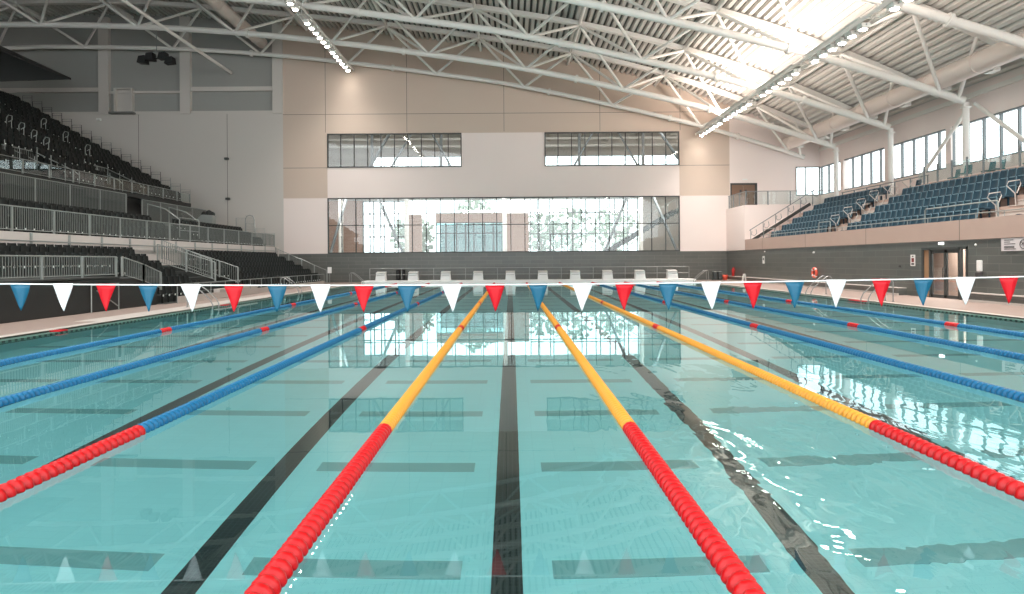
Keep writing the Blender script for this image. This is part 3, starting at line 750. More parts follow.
# low front rail on the beam
t = thing('front_rail', 'low steel rail along the top of the pink concrete beam', 'railing', (WR-.012, 0, 3.22))
MB().tube([(0, 18, .2), (0, 48.4, .2)], .022, 8).build('top_rail', M['galv'], t)
y = 18.5
while y < 48.4:
    MB().tube([(0, y, .004), (0, y, .2)], .018, 6).build('post', M['galv'], t); y += 1.5
for a0, a1, lb in ((38.0, 39.4, 'middle'), (24.9, 29.3, 'nearest'), (46.0, 48.0, 'end')):
    lb = {'middle': 'raised steel guard rail at the foot of the middle aisle steps', 'nearest': 'raised steel guard rail on the beam above the glazed double door', 'end': 'raised steel guard rail on the beam beside the last blue seats'}[lb]
    t = thing('guard_rail', lb, 'railing', (WR+.05, a0, 3.225))
    MB().tube([(0, 0, 0), (0, 0, .55), (0, .08, .6), (0, a1-a0-.08, .6), (0, a1-a0, .55), (0, a1-a0, 0)], .028, 8).build('rail_frame', M['galv'], t)
# hoop handrails beside aisle steps
def hoop(x, y, z, lb, s_=1):
    t = thing('hoop_handrail', lb, 'handrail', (x, y, z+.005), 'hoop handrails by the blue stand aisles')
    MB().tube([(.06, 0, 0), (.02, 0, .5), (-.30, 0, .80), (-.22, 0, .96), (.22, 0, 1.02), (.26, 0, .88), (.1, 0, .5)], .022, 8).build('hoop', M['coping'], t)
    MB().lathe([(.07, 0), (.07, .015)], n=10).build('foot_plate', M['steel'], t)
names = ('middle aisle', 'aisle above the glazed door')
for q, (a0, a1) in enumerate(AISLES[:2]):
    for side, y in (('far', a1+.02), ('near', a0-.02)):
        for k in range(1, 6, 1):
            if q == 1 and k > 3: continue
            hoop(X0S + TREAD*k + .25, y, ZS0 + RISE*k, 'steel hoop handrail, %s row, %s side of the %s' % (rown[k], side, names[q]))
# sloping handrail up the last aisle
t = thing('stair_handrail', 'dark steel stair handrail with hoops climbing beside the white balcony wall', 'handrail', (0, 0, 0))
MB().tube([(18.0, 51.3, 3.9), (22.9, 51.3, 3.9+4.9*RISE/TREAD)], .03, 8).build('top_rail', M['mullion'], t)
for k in range(6):
    x = 18.1 + k*.94; z = ZS0 + (x-X0S)*RISE/TREAD
    MB().tube([(x, 51.3, z-.1), (x, 51.3, z+1.05)], .022, 6).build('post', M['mullion'], t)
    MB().tube([(x+.1, 51.3, z+.95), (x+.05, 51.3, z+.7), (x+.3, 51.3, z+.6), (x+.45, 51.3, z+.8), (x+.4, 51.3, z+1.1)], .02, 6).build('hoop', M['mullion'], t)
struct(MB().prism([(X0S, ZTILE), (X0S, ZS0+.35), (22.6, ZS0+.35+4.6*RISE/TREAD), (22.6, ZTILE)], 'Y', 51.35, 51.6).build('wall_stair', M['white_wall']))
m = MB(); m.bar((X0S, 51.28, ZS0+.2), (22.6, 51.28, ZS0+.2+4.65*RISE/TREAD), .06, .22); struct(m.build('trim_4', M['frame_dark']))

# ---------------------------------------------------------------- door and fittings on the tiled wall
d = thing('door_4', None, None, (WR, DY0, DZ)); struct(d)
H = DTOP - DZ; Wd = DY1 - DY0
m = MB(); m.box(-.03, .1, 0, .09, 0, H); m.box(-.03, .1, Wd-.09, Wd, 0, H); m.box(-.03, .1, 0, Wd, H-.1, H); m.box(-.03, .1, .42, .5, 0, H); m.box(-.03, .1, Wd-.62, Wd-.52, 0, H)
m.build('door_frame', M['frame_dark'], d)
MB().box(.04, .06, Wd-.52, Wd-.09, .02, H-.1).build('side_panel', M['wood'], d)
MB().box(.04, .055, .09, .42, .02, H-.1).build('side_light', M['glass'], d)
for a, c in ((.5, 1.36), (1.38, Wd-.62)):
    l = MB(); l.box(.0, .05, a, a+.1, .02, H-.1); l.box(.0, .05, c-.1, c, .02, H-.1); l.box(.0, .05, a, c, .02, .14); l.box(.0, .05, a, c, H-.24, H-.1)
    lf = l.build('door_leaf', M['frame_dark'], d)
    MB().box(.02, .035, a+.1, c-.1, .14, H-.24).build('door_glass', M['glass'], lf)
    hy = c-.05 if a < 1 else a+.05
    MB().tube([(-.02, hy, .8), (-.07, hy, .83), (-.07, hy, 1.25), (-.02, hy, 1.28)], .016, 6).build('door_handle', M['frame_dark'], lf)
b = MB(); b.box(WR+1.8, WR+1.9, 24, 34, 0, 2.42); b.box(WR+.3, WR+1.9, 24, 24.1, 0, 2.42); b.box(WR+.3, WR+1.9, 33.9, 34, 0, 2.42); struct(b.build('wall_lobby', M['concrete']))
struct(MB().box(WR+.3, WR+1.9, 24, 34, -.3, DZ).build('floor_lobby', M['deck']))
area_light('lobby_light', (WR+1.1, 28, 2.38), .6, 4, 200, (1, .93, .85))
def wall_item(name, y, z, dy, dz, m, label, cat, dx=.03, bev=.005):
    o = MB().bbox(-dx, 0, -dy/2, dy/2, -dz/2, dz/2, bev).build(name, m, loc=(WR-.001, y, z)); tag(o, label, cat); return o
wall_item('exit_sign', 28.1, 2.325, .30, .1, M['sign_glow'], 'small glowing white sign box above the glazed double door', 'sign', .05)
s = wall_item('safety_notice', 30.1, 1.63, .34, .5, M['white_plastic'], 'white notice with a dark red square beside the glazed double door', 'sign', .02)
MB().box(-.024, -.0205, -.1, .08, -.08, .1).build('notice_symbol', mat('dark_red_print', (130, 50, 50), .6), s)
MB().box(-.024, -.0205, -.11, .1, -.2, -.12).build('notice_text', M['ink'], s)
MB().box(-.024, -.0205, -.06, .05, .15, .2).build('notice_text', M['ink'], s)
s = wall_item('safety_notice', 47.9, 1.68, .36, .52, M['white_plastic'], 'white notice on the dark tiles toward the room corner', 'sign', .02)
MB().box(-.024, -.0205, -.09, .08, -.02, .14).build('notice_symbol', M['ink'], s)
s = thing('pool_sign', 'long pale sign with text lines and a crossed circle under the beam', 'sign', (WR, 23.5, 2.19))
MB().bbox(-.03, 0, -1.3, 1.15, -.23, .23, .004).build('sign_board', mat('pale_lilac_sign_board', (214, 206, 206), .6), s)
m = MB()
for dz_, L0, L1 in ((.16, .55, 1.0), (.02, .45, 1.0), (-.07, .5, 1.0), (-.11, .5, 1.0), (-.16, .42, 1.0), (.09, .7, 1.0)):
    m.box(-.034, -.0305, L0, L1, dz_-.012, dz_+.012)
m.build('sign_text', M['ink'], s)
for cy_ in (.08, -.62):
    m = MB(); m.tube([(-.035, cy_+.15*math.cos(a*math.pi/12), .15*math.sin(a*math.pi/12)) for a in range(24)], .012, 6, closed=True)
    m.bar((-.034, cy_-.1, -.1), (-.034, cy_+.1, .1), .02, .006); m.tube([(-.034, cy_-.07, .02), (-.034, cy_, .05), (-.034, cy_+.07, -.03)], .016, 6)
    m.build('crossed_circle', M['ink'], s)
wall_item('wall_sensor', 26.0, 2.22, .1, .1, M['white_plastic'], 'small round white sensor on the tiles near the door corner', 'sensor', .06, .03)
s = wall_item('soap_dispenser', 25.75, 1.42, .2, .42, M['white_plastic'], 'white wall dispenser on the tiles beside the door', 'dispenser', .12, .02)
MB().bbox(-.16, -.0, -.12, .12, -.42, -.24, .02).build('drip_tray', M['ink'], s)
wall_item('wall_sensor', 39.9, 2.1, .12, .1, M['white_plastic'], 'small white sensor on the tiles above the lifebuoy', 'sensor', .08, .02)
wall_item('wall_sensor', 47.6, 2.25, .1, .08, M['white_plastic'], 'small white sensor on the tiles above the notice toward the corner', 'sensor', .08, .02)
wall_item('call_point', 31.1, 1.36, .09, .09, M['ink'], 'small dark switch on the tiles beside the white notice', 'switch', .05)
# lifebuoy on its hook
lb_ = thing('lifebuoy', 'orange lifebuoy ring hung on the dark tiled wall', 'lifebuoy', (WR-.09, 39.7, .92))
MB().tube([(0, .25*math.cos(a*math.pi/12), .25*math.sin(a*math.pi/12)) for a in range(24)], .075, 10, closed=True).build('ring', M['orange'], lb_)
for a in (45, 135, 225, 315):
    c = math.radians(a); MB().tube([(0, .25*math.cos(c-.12), .25*math.sin(c-.12)), (0, .25*math.cos(c+.12), .25*math.sin(c+.12))], .08, 10).build('ring_band', M['white_plastic'], lb_)

# grab rails on the decks
def grab(name, x, y, lb, side, sc=1.0):
    """pair of bent tubes standing on the deck and dropping to the water; side +1: pool lies to -X"""
    t = thing(name, lb, 'handrail', (x, y, DZ+.012)); s_ = side
    for dy in (0, .55):
        MB().tube([(0, dy, 0), (0, dy, .75*sc), (-.06*s_, dy, .84*sc), (-.16*s_, dy, .86*sc), (-.5*s_, dy, .62*sc), (-.85*s_, dy, .3*sc), (-.95*s_, dy, .1), (-.95*s_, dy, -.35)], .022, 8).build('bent_rail', M['steel'], t)
    for dy in (0, .55): MB().lathe([(.05, 0), (.05, .02)], c=(0, dy, 0), n=10).build('foot_plate', M['steel'], t)
grab('pool_handrail', 14.6, 26.0, 'bent steel pool handrails opposite the white notice and lifebuoy side', 1)
grab('pool_handrail', 14.7, 31.2, 'bent steel pool handrails halfway between glazed door and lifebuoy', 1)
grab('pool_handrail', 14.6, 50.3, 'bent steel pool handrails at the pool corner below the balcony', 1)
grab('pool_handrail', -12.2, 25.6, 'bent steel pool handrails beside the black stage end', -1)
grab('pool_handrail', -12.2, 36.0, 'bent steel pool handrails before the lower black seats', -1)
grab('pool_handrail', -12.1, 51.0, 'bent steel pool handrails at the pool corner by the black stand', -1)
t = thing('deck_barrier', 'thin steel barrier with a slanting stay before the black stage', 'barrier', (-14.2, 23.0, DZ))
MB().tube([(0, 0, 0), (0, 0, .95), (.0, 1.6, .95), (.0, 1.6, 0)], .022, 8).build('barrier_frame', M['galv'], t)
MB().tube([(0, .3, .75), (0, 1.55, .15)], .018, 6).build('stay', M['galv'], t)

# ---------------------------------------------------------------- end deck, railing, blocks
t = thing('end_platform', 'low white tiled platform behind the pool under the starting blocks', 'platform', (0, 0, 0))
MB().bbox(PX0-.2, PX1+.5, PY1, 54.2, -.1, .25, .02).build('platform_body', M['block'], t)
t = thing('platform_railing', 'steel two-bar railing behind the row of starting blocks', 'railing', (0, 53.9, .25))
MB().tube([(-11.2, 0, .95), (14.1, 0, .95)], .025, 8).build('top_rail', M['steel'], t)
MB().tube([(-11.2, 0, .45), (14.1, 0, .45)], .02, 8).build('middle_rail', M['steel'], t)
for i in range(11): MB().tube([(-11.2+2.53*i, 0, 0), (-11.2+2.53*i, 0, .95)], .025, 8).build('post', M['steel'], t)
blk = None
for i in range(10):
    x = PX0 + 1.25 + 2.5*i
    lb = 'white starting block, %s counting from the black stand side' % ordw(i+1)
    if blk is None:
        blk = thing('starting_block', lb, 'starting block', (x, 52.25, .25), 'white starting blocks')
        MB().add([(-.40, .02, 0), (.40, .02, 0), (.40, .62, 0), (-.40, .62, 0), (-.34, .10, .56), (.34, .10, .56), (.34, .66, .66), (-.34, .66, .66)], [(0, 1, 2, 3), (4, 5, 6, 7), (0, 1, 5, 4), (1, 2, 6, 5), (2, 3, 7, 6), (3, 0, 4, 7)]).build('pedestal', M['block'], blk)
        MB().add([(-.36, .04, .56), (.36, .04, .56), (.36, .72, .67), (-.36, .72, .67), (-.36, .04, .61), (.36, .04, .61), (.36, .72, .72), (-.36, .72, .72)], [(0, 1, 2, 3), (4, 5, 6, 7), (0, 1, 5, 4), (1, 2, 6, 5), (2, 3, 7, 6), (3, 0, 4, 7)]).build('footboard', M['block_grip'], blk)
        MB().tube([(-.28, .03, .42), (-.28, -.05, .42), (.28, -.05, .42), (.28, .03, .42)], .015, 6).build('start_grip', M['steel'], blk)
    else: copy_tree(blk, (x, 52.25, .25), lb)
# things standing against the end wall
def cone_like(name, x, y, Y, m, lb, cat, shape):
    p = pt(x, y, Y); o = shape.build(name, m, loc=(p[0], Y, DZ)); tag(o, lb, cat)
for x, lb in ((398, 'slim dark bin behind the railing, closer to the black stand'), (403, 'slim dark bin behind the railing, closer to the fifth starting block')):
    cone_like('waste_bin', x, 279, 55.2, M['speaker'], lb, 'bin', MB().bbox(-.15, .15, -.15, .15, 0, .95, .03).bbox(-.17, .17, -.17, .17, .95, 1.02, .02))
for x, lb in ((714.5, 'dark grey wheeled bin by the wall corner, away from the corner'), (719.5, 'dark grey wheeled bin by the wall corner, next to the orange bucket')):
    t = thing('wheeled_bin', lb, 'bin', ((x-511)*55/FPX, 55, DZ))
    MB().prism([(-.11, .06), (.11, .06), (.14, .66), (-.14, .66)], 'Y', -.18, .18).build('bin_body', M['stair_dark'], t)
    MB().bbox(-.15, .15, -.2, .2, .66, .71, .02).build('bin_lid', M['galv'], t)
    for s_ in (-1, 1): MB().lathe([(0.001, -.02), (.07, -.02), (.07, .02), (.001, .02)], c=(s_*.11, .15, .07), axis='X', n=12).build('wheel', M['black'], t)
cone_like('bucket', 725, 279, 54.8, M['orange'], 'pinkish orange bucket on the deck in the wall corner', 'bucket', MB().lathe([(.001, 0), (.17, 0), (.22, .4), (.2, .42), (.16, .1), (.001, .1)], n=14))
cone_like('fire_extinguisher', 733, 279, 54.0, M['red_plastic'], 'red fire extinguisher against the dark tiles near the corner', 'fire extinguisher', MB().lathe([(.001, .3), (.11, .3), (.11, .85), (.05, .95), (.03, 1.0), (.03, 1.05), (.001, 1.05)], n=14).tube([(0, 0, 1.02), (.1, 0, 1.05), (.16, 0, .9), (.15, 0, .6)], .015, 6))
m = MB(); m.prism([(-.15, 0), (-.11, 0), (0, .6), (-.04, .62)], 'Y', -.14, .14); m.prism([(.15, 0), (.11, 0), (0, .6), (.04, .62)], 'Y', -.14, .14)
cone_like('floor_sign', 744, 279, 49.5, M['white_plastic'], 'white folding floor sign on the deck below the balcony', 'sign', m)
m = MB().lathe([(.001, 0), (.06, 0), (.06, .35), (.03, .4), (.001, .42)], n=12)
cone_like('paddle_float', 575.2, 279, 53.2, M['red_plastic'], 'red bottle shaped float beside the seventh starting block', 'float', m)
bpy.context.view_layer.update()
[o for o in COL.objects if o.name.startswith('paddle_float')][0].location.z = .25
t = thing('notice_stand', 'small white notice on a post beside the end of the lower black seats', 'sign', (-13.5, 50.6, DZ))
MB().tube([(0, 0, 0), (0, 0, 1.2)], .02, 6).build('post', M['galv'], t); MB().bbox(-.15, .15, -.03, -.01, .85, 1.3, .004).build('notice_board', M['white_plastic'], t)

# ---------------------------------------------------------------- lane ropes
def rope_mesh(y0, y1, mats_at, name, m, parent):
    """continuous turned float string between y0 and y1"""
    P = .095; pr = []; y = y0
    while y < y1 - P*.5:
        pr += [(.038, y), (.074, y+.010), (.082, y+.028), (.081, y+.046), (.070, y+.060), (.038, y+.070)]
        y += P
    return MB().lathe(pr, axis='Y', n=12).build(name, m, parent)
protos = {}
lanex = [PX0 + 2.5*i for i in range(1, 10)]
where = ['closest to the black stand', 'second from the black stand', 'third from the black stand, with its near five metres red', 'first on the black stand side of the middle lane', 'on the door side of the middle lane',
         'third of the yellow ropes from the black stand', 'fourth rope from the door wall edge', 'second rope from the edge by the glazed door', 'closest to the glazed door edge']
where[6] = 'third from the edge by the glazed door'
for i, x in enumerate(lanex):
    c = 'yellow' if i in (3, 4, 5) else 'blue'
    lb = '%s and red lane rope, %s' % (c, where[i])
    if c not in protos:
        t = thing('lane_rope', lb, 'lane rope', (x, 0, .012), 'floating lane ropes')
        m = M[c+'_float']
        segs = [(PY0+.1, PY0+4.75, 'red_float'), (PY0+4.75, PY0+14.85, c+'_float'), (PY0+14.85, PY0+15.3, 'red_float'), (PY0+15.3, PY0+24.85, c+'_float'), (PY0+24.85, PY0+25.4, 'red_float'),
                (PY0+25.4, PY0+34.7, c+'_float'), (PY0+34.7, PY0+35.2, 'red_float'), (PY0+35.2, PY1-5, c+'_float'), (PY1-5, PY1-.1, 'red_float')]
        for a, e, mm in segs: rope_mesh(a, e, None, 'float_run', M[mm], t)
        MB().tube([(0, PY0, 0), (0, PY1, 0)], .012, 6).build('cable', M['galv'], t)
        protos[c] = t
    else: copy_tree(protos[c], (x, 0, .012), lb)
# red distance marks on the gutter by the black stand
for y, lb in ((PY0+15, 'small red distance marker on the gutter beside the black stage'), (PY0+25, 'small red distance marker on the gutter before the lower black seats')):
    tag(MB().bbox(PX0-.28, PX0-.02, y-.17, y+.17, .031, .06, .01).build('distance_marker', M['flag_red']), lb, 'marker')
for y, lb in ((PY0+25, 'long red distance marker on the gutter facing the lifebuoy'), (PY0+15, 'red distance marker on the gutter facing the pale sign')):
    tag(MB().bbox(PX1+.02, PX1+.28, y-.5, y+.5, .031, .06, .01).build('distance_marker', M['flag_red']), lb, 'marker')

# ---------------------------------------------------------------- pennant line
FY = 6.95
def lz_(x): return 1.487 + .00165*x*x
o = MB().tube([(x*.5, FY, lz_(x*.5)) for x in range(-26, 32)], .008, 6).build('flag_line', M['rope']); tag(o, 'thin white cord carrying the pennants across the pool', 'cord')
px = [20, 62.5, 105.5, 148, 191, 234, 277, 320, 363.5, 407, 452, 495, 538, 582, 624, 668, 711, 753, 794.5, 836, 881, 923, 965.5, 1009]
cols_ = ['blue', 'white', 'red'] * 8
seen = {'blue': 0, 'white': 0, 'red': 0}
for i, (x, c) in enumerate(zip(px, cols_)):
    X = (x-511)*FY/FPX; seen[c] += 1
    w = .192 + random.uniform(-.008, .008); h = .268; ph = random.uniform(-.012, .012)
    m = MB(); n = 6; F = []
    for j in range(n+1):
        v_ = j/n; hw = w/2*(1-v_) + .004
        for u in (-1, -.33, .33, 1): F.append((u*hw + .004*math.sin(v_*5+i), ph*v_*1.5 + .010*math.sin(u*1.5+i)*v_*(1-v_)*3 , -.004 - v_*h))
    B2 = [(a, b_+.0016, c_) for a, b_, c_ in F]; N = len(F); fs = []
    for j in range(n):
        for q in range(3): a = j*4+q; fs += [(a, a+1, a+5, a+4), (N+a, N+a+4, N+a+5, N+a+1)]
    for q in range(3): fs += [(q, N+q, N+q+1, q+1), (n*4+q, n*4+q+1, N+n*4+q+1, N+n*4+q)]
    for j in range(n): a = j*4; fs += [(a, a+4, N+a+4, N+a), (a+3, N+a+3, N+a+7, a+7)]
    m.add(F+B2, fs, 0, True); m.bbox(-w/2-.003, w/2+.003, -.004, .006, -.008, .010, .002)
    o = m.build('pennant_flag', M['flag_'+c], loc=(X, FY, lz_(X)))
    tag(o, '%s triangular pennant, %s %s one on the cord from the black stand' % (c, ordw(seen[c]), c), 'flag', c + ' pennants on the cord')
for x, lb in ((-12.9, 'steel pennant pole on the deck before the black stage'), (15.3, 'steel pennant pole on the deck by the tiled wall')):
    t = thing('flag_pole', lb, 'pole', (x, FY, DZ))
    MB().tube([(0, 0, 0), (0, 0, lz_(x)+.05-DZ)], .025, 10).build('pole_tube', M['steel'], t); MB().lathe([(.001, 0), (.09, 0), (.09, .03), (.03, .05)], n=12).build('pole_base', M['steel'], t)

# ---------------------------------------------------------------- black stand
YE = 51.5
T2X, T2Z, T2T, T2R = -17.95, 2.92, .76, .40
t = thing('spectator_stand', 'huge black three-tier spectator stand along the side of the pool', 'stand', (0, 0, 0))
T1X, T1Z, T1T, T1R = -14.1, DZ, .63, .31
def t1x(k): return T1X - T1T*k
m = MB()
for k in range(6): m.box(t1x(k+1) if k < 5 else T2X+.004, t1x(k), 4 if k >= 4 else 27.75, YE, DZ-.1, DZ+T1R*k+.02)
m.build('lower_terrace', M['terrace_dark'], t)
m = MB(); m.box(T2X-.25, T2X, 4, 52.6, DZ, T2Z)
m.build('middle_tier_wall', M['band'], t)
m = MB()
for k in range(4): m.box(T2X-.25-T2T*(k+1) if k < 3 else -24.9, T2X-.25-T2T*k, 4, 52.6, 2.4, T2Z-.15+T2R*k)
m.build('middle_terrace', M['terrace_dark'], t)
T3X, T3Z, T3T, T3R = -24.2, 6.24, .745, .45
m = MB(); m.box(T3X-.3, T3X, 4, YE, T3Z-.24, T3Z); m.build('upper_tier_edge', M['black'], t)
m = MB()
for k in range(17):
    for ya, yb_ in (((4, 36.2), (38.8, 43.0), (45.6, YE)) if k < 4 else ((4, YE),)):
        m.box(T3X-T3T*(k+1) if k < 16 else -39.5, T3X-T3T*k-.02, ya, yb_, T3Z+T3R*k-.6, T3Z+T3R*k-.02)
m.build('upper_terrace', M['terrace_dark'], t)
MB().box(-25.2, -24.9, 4, YE, 2.4, T3Z-.24).build('undercroft_wall', M['black'], t)
MB().box(-39.8, -39.5, 4, YE, DZ, 15).build('rear_wall', M['black'], t)
m = MB()   # end infill of the upper tier
poly = [(-39.5, DZ)] + [(-24.9, DZ), (-24.9, 5.9)] + [(T3X-T3T*k, T3Z-.25+T3R*k) for k in range(17)] + [(-39.5, 13)]
m.prism(poly, 'Y', YE-.1, YE); m.build('end_infill', M['black'], t)
for Yp in (30, 36, 42, 48): MB().tube([(-38.6, Yp, 13), (-38.6, Yp, 18.2)], .18, 10).build('canopy_post', M['galv'], t)
m = MB(); m.prism([(-39.5, 18.7), (-30.7, 14.62), (-39.5, 14.4)], 'Y', 47.4, 47.5); m.build('canopy_gable', M['frame_dark'], t)
m = MB(); m.add([(-39.5, 30, 18.7), (-39.5, 47.6, 18.7), (-30.7, 47.6, 14.6), (-30.7, 30, 14.6), (-39.5, 30, 18.85), (-39.5, 47.6, 18.85), (-30.7, 47.6, 14.75), (-30.7, 30, 14.75)], [(0, 1, 2, 3), (4, 5, 6, 7), (0, 1, 5, 4), (1, 2, 6, 5), (2, 3, 7, 6), (3, 0, 4, 7)])
m.build('canopy_sheet', M['black'], t)

stage = thing('black_stage', 'raised black stage block on the deck at the front of the stand', 'stage', (0, 0, 0))
MB().bbox(-16.6, -14.35, 4, 27.6, DZ, 1.2, .03).build('stage_body', M['black'], stage)
MB().bbox(-16.6, -14.3, 4, 24.9, 1.2, 1.26, .01).build('stage_deck', M['terrace_dark'], stage)

# black seats: gather all places, the 300 that show largest become things
places = []
def add_row(tier, tname, k, x, z, y0, y1, skip, step=.5):
    y = y1 - .3; n_ = 0
    while y > y0:
        if not any(a < y < c for a, c in skip):
            n_ += 1; places.append((y, x, z, tier, tname, k, n_))
        y -= step
A1 = ((32.0, 37.2),)
for k in range(6):
    y0 = 17.5 if k >= 4 else 28.0
    add_row(1, 'lower tier', k, t1x(k) - .28, DZ+T1R*k+.02, y0, YE, A1)
A2 = ((38.2, 41.0),)
for k in range(3):
    add_row(2, 'middle tier', k, T2X-.25-T2T*k-.45, T2Z-.15+T2R*k, 20.5, 51.5, A2)
A3 = ((40.4, 41.6), (45.6, 46.8), (34.4, 35.4))
for k in range(17):
    x = T3X - T3T*k - .45
    if k < 1: sk = A3 + ((33, 38.5), (41, 45),)
    elif k < 4: sk = A3 + ((36.2, 38.8), (43.0, 45.6))
    else: sk = A3
    add_row(3, 'upper tier', k, x, T3Z + T3R*k, max(25.5, -x*1.33 - 5), YE - .4, sk)
ss, sk_ = make_seat('folding_chair', M['black_seat'], M['black_pan'], M['tagm'], 1, True, None, None, None)
def in_frame(p): return abs((p[1])*FPX/p[0]) < 512
vis = [p for p in places if in_frame(p)]
vis.sort(key=lambda p: p[0]); chosen = vis[:300]
first = True
for p in sorted(chosen, key=lambda q: (q[3], q[5], q[6])):
    y, x, z, tier, tname, k, n_ = p
    rn = 'front' if k == 0 else ordw(k+1)
    place_seat(ss, sk_, (x, y, z+.004), 'black folding seat, %s from the end wall in the %s row of the %s' % (ordw(n_), rn, tname), 'black seats in the %s row of the %s' % (rn, tname), first)
    first = False
chs = set(chosen); rest = [p for p in places if p not in chs and abs(p[1])*FPX/p[0] < 640]
me0 = [(o_.data, i_) for i_, o_ in enumerate((ss,) + tuple(sk_))]
V = []; Fc = []; Mi = []
for p in rest:
    off = Vector((p[1], p[0], p[2]+.004))
    for me, i_ in me0:
        b0 = len(V); V += [tuple(v.co + off) for v in me.vertices]
        Fc += [tuple(b0+q for q in f.vertices) for f in me.polygons]; Mi += [i_ if i_ < 2 else 2 + f.material_index for f in me.polygons]
me = bpy.data.meshes.new('distant_seats'); me.from_pydata(V, [], Fc)
for mm in (M['black_seat'], M['black_pan'], M['tagm'], M['black_pan']): me.materials.append(mm)
me.polygons.foreach_set('material_index', Mi); me.update()
o = bpy.data.objects.new('distant_seats', me); COL.objects.link(o); tag(o, 'mass of small black folding seats filling the black stand toward the end wall', 'seats', kind='stuff')

# railings
def railing(name, a, c, h, label, pitch=.115, post=2.0, panel=None, drop=0.0, r=.022, m='galv', base=.08, bar_r=.008):
    """railing from a to c (base points), bars between two rails, posts as parts"""
    a = Vector(a); c = Vector(c); L = (c-a).length; d = (c-a)/L
    t = thing(name, label, 'railing', tuple(a))
    up = Vector((0, 0, 1)); e = c - a
    MB().tube([up*h, e+up*h], r, 8).build('top_rail', M[m], t)
    MB().tube([up*base, e+up*base], r*.8, 6).build('bottom_rail', M[m], t)
    n_ = max(1, int(round(L/post)))
    for i in range(n_+1):
        q = e*(i/n_); MB().bar(q, q+up*h, .07, .05).build('post', M[m], t)
    if panel: 
        mm = MB(); mm.add([up*base, e+up*base, e+up*(h-.06), up*(h-.06)], [(0, 1, 2, 3)])
        nx = d.cross(up)*.006
        mm.add([up*base+nx, e+up*base+nx, e+up*(h-.06)+nx, up*(h-.06)+nx], [(0, 1, 2, 3)])
        mm.build('glass_panel', M[panel], t)
    else:
        mm = MB(); nb = int(L/pitch)
        for i in range(1, nb):
            q = e*(i/nb); mm.bar(q+up*base, q+up*h, bar_r*2, bar_r*2)
        mm.build('infill_bars', M['infill'], t)
    return t
railing('stand_railing', (-14.45, 17, 1.26), (-14.45, 24.9, 1.26), .72, 'galvanised barred railing along the top of the black stage', post=1.9, bar_r=.011)
railing('stair_railing', (-14.27, 24.95, 1.26), (-14.27, 26.4, .98), .72, 'upper flight of barred railing beside the steps off the stage', post=1.5, bar_r=.011)
railing('stair_railing', (-14.27, 26.4, .98), (-14.27, 27.7, .65), .72, 'lower flight of barred railing beside the steps off the stage', post=1.3, bar_r=.011)
railing('stair_railing', (-17.2, 33.1, 1.75), (-14.4, 33.1, .85), .92, 'barred railing on the stage side of the lower tier stairway', post=1.2, bar_r=.01)
railing('stair_railing', (-17.2, 35.6, 1.65), (-14.3, 35.6, .65), .85, 'barred railing on the end wall side of the lower tier stairway', post=1.2, bar_r=.01)
railing('stair_railing', (-17.6, 34.3, 1.95), (-15.1, 34.3, .95), .95, 'barred railing down the middle of the lower tier stairway', post=1.1, bar_r=.01)
m = MB(); m.box(-14.09, -13.8, 32.2, 37.0, DZ, .5); tag(m.build('stair_plinth', M['coping']), 'low pale plinth at the foot of the lower tier stairway', 'plinth')
t = thing('front_fence', 'thin front fence with pale kick panel before the lower seats', 'railing', (-13.75, 28, DZ))
MB().tube([(0, 0, .8), (0, 22, .8)], .018, 6).build('top_rail', M['galv'], t)
for i in range(15): MB().tube([(0, 22/14*i, 0), (0, 22/14*i, .8)], .018, 6).build('post', M['galv'], t)
MB().box(-.02, .02, 0, 22, .02, .3).build('kick_panel', M['coping'], t)
railing('stand_railing', (T2X-.06, 20, T2Z+.004), (T2X-.06, 51.8, T2Z+.004), .92, 'long barred railing along the front of the middle tier', post=2.2, bar_r=.010)
MB_ = MB().tube([(T2X+.1, 20, 2.6), (T2X+.1, 52, 2.6)], .03, 6).build('cable_rail', M['galv']); tag(MB_, 'thin conduit along the pinkish wall below the middle tier railing', 'rail')
t = thing('wall_brackets', 'grey upright brackets on the pinkish wall of the middle tier', 'brackets', (T2X+.04, 0, 0))
y = 21.0
while y < 52.5: MB().box(-.03, .015, y-.05, y+.05, 2.3, 2.9).build('bracket', M['galv'], t); y += 2.2
railing('stand_railing', (-22.9, 25, 3.976), (-22.9, 40.5, 3.976), 1.9, 'barred railing screen beneath the upper tier edge', post=2.6, pitch=.13, bar_r=.014)
railing('stand_railing', (-23.3, 43.0, 3.976), (-23.3, 52, 3.976), 1.8, 'dark meshed railing beyond the middle tier entrance', post=2.3, pitch=.09, bar_r=.012)
railing('stand_railing', (T3X-.06, 26, T3Z+.004), (T3X-.06, YE-.1, T3Z+.004), .72, 'long glazed railing along the front of the upper tier', post=1.9, panel='glass_thin')
railing('stair_railing', (-17.85, 51.7, 1.8), (-14.0, 51.7, .1), 1.0, 'sloping barred railing at the end of the lower tier', post=1.0, pitch=.12)
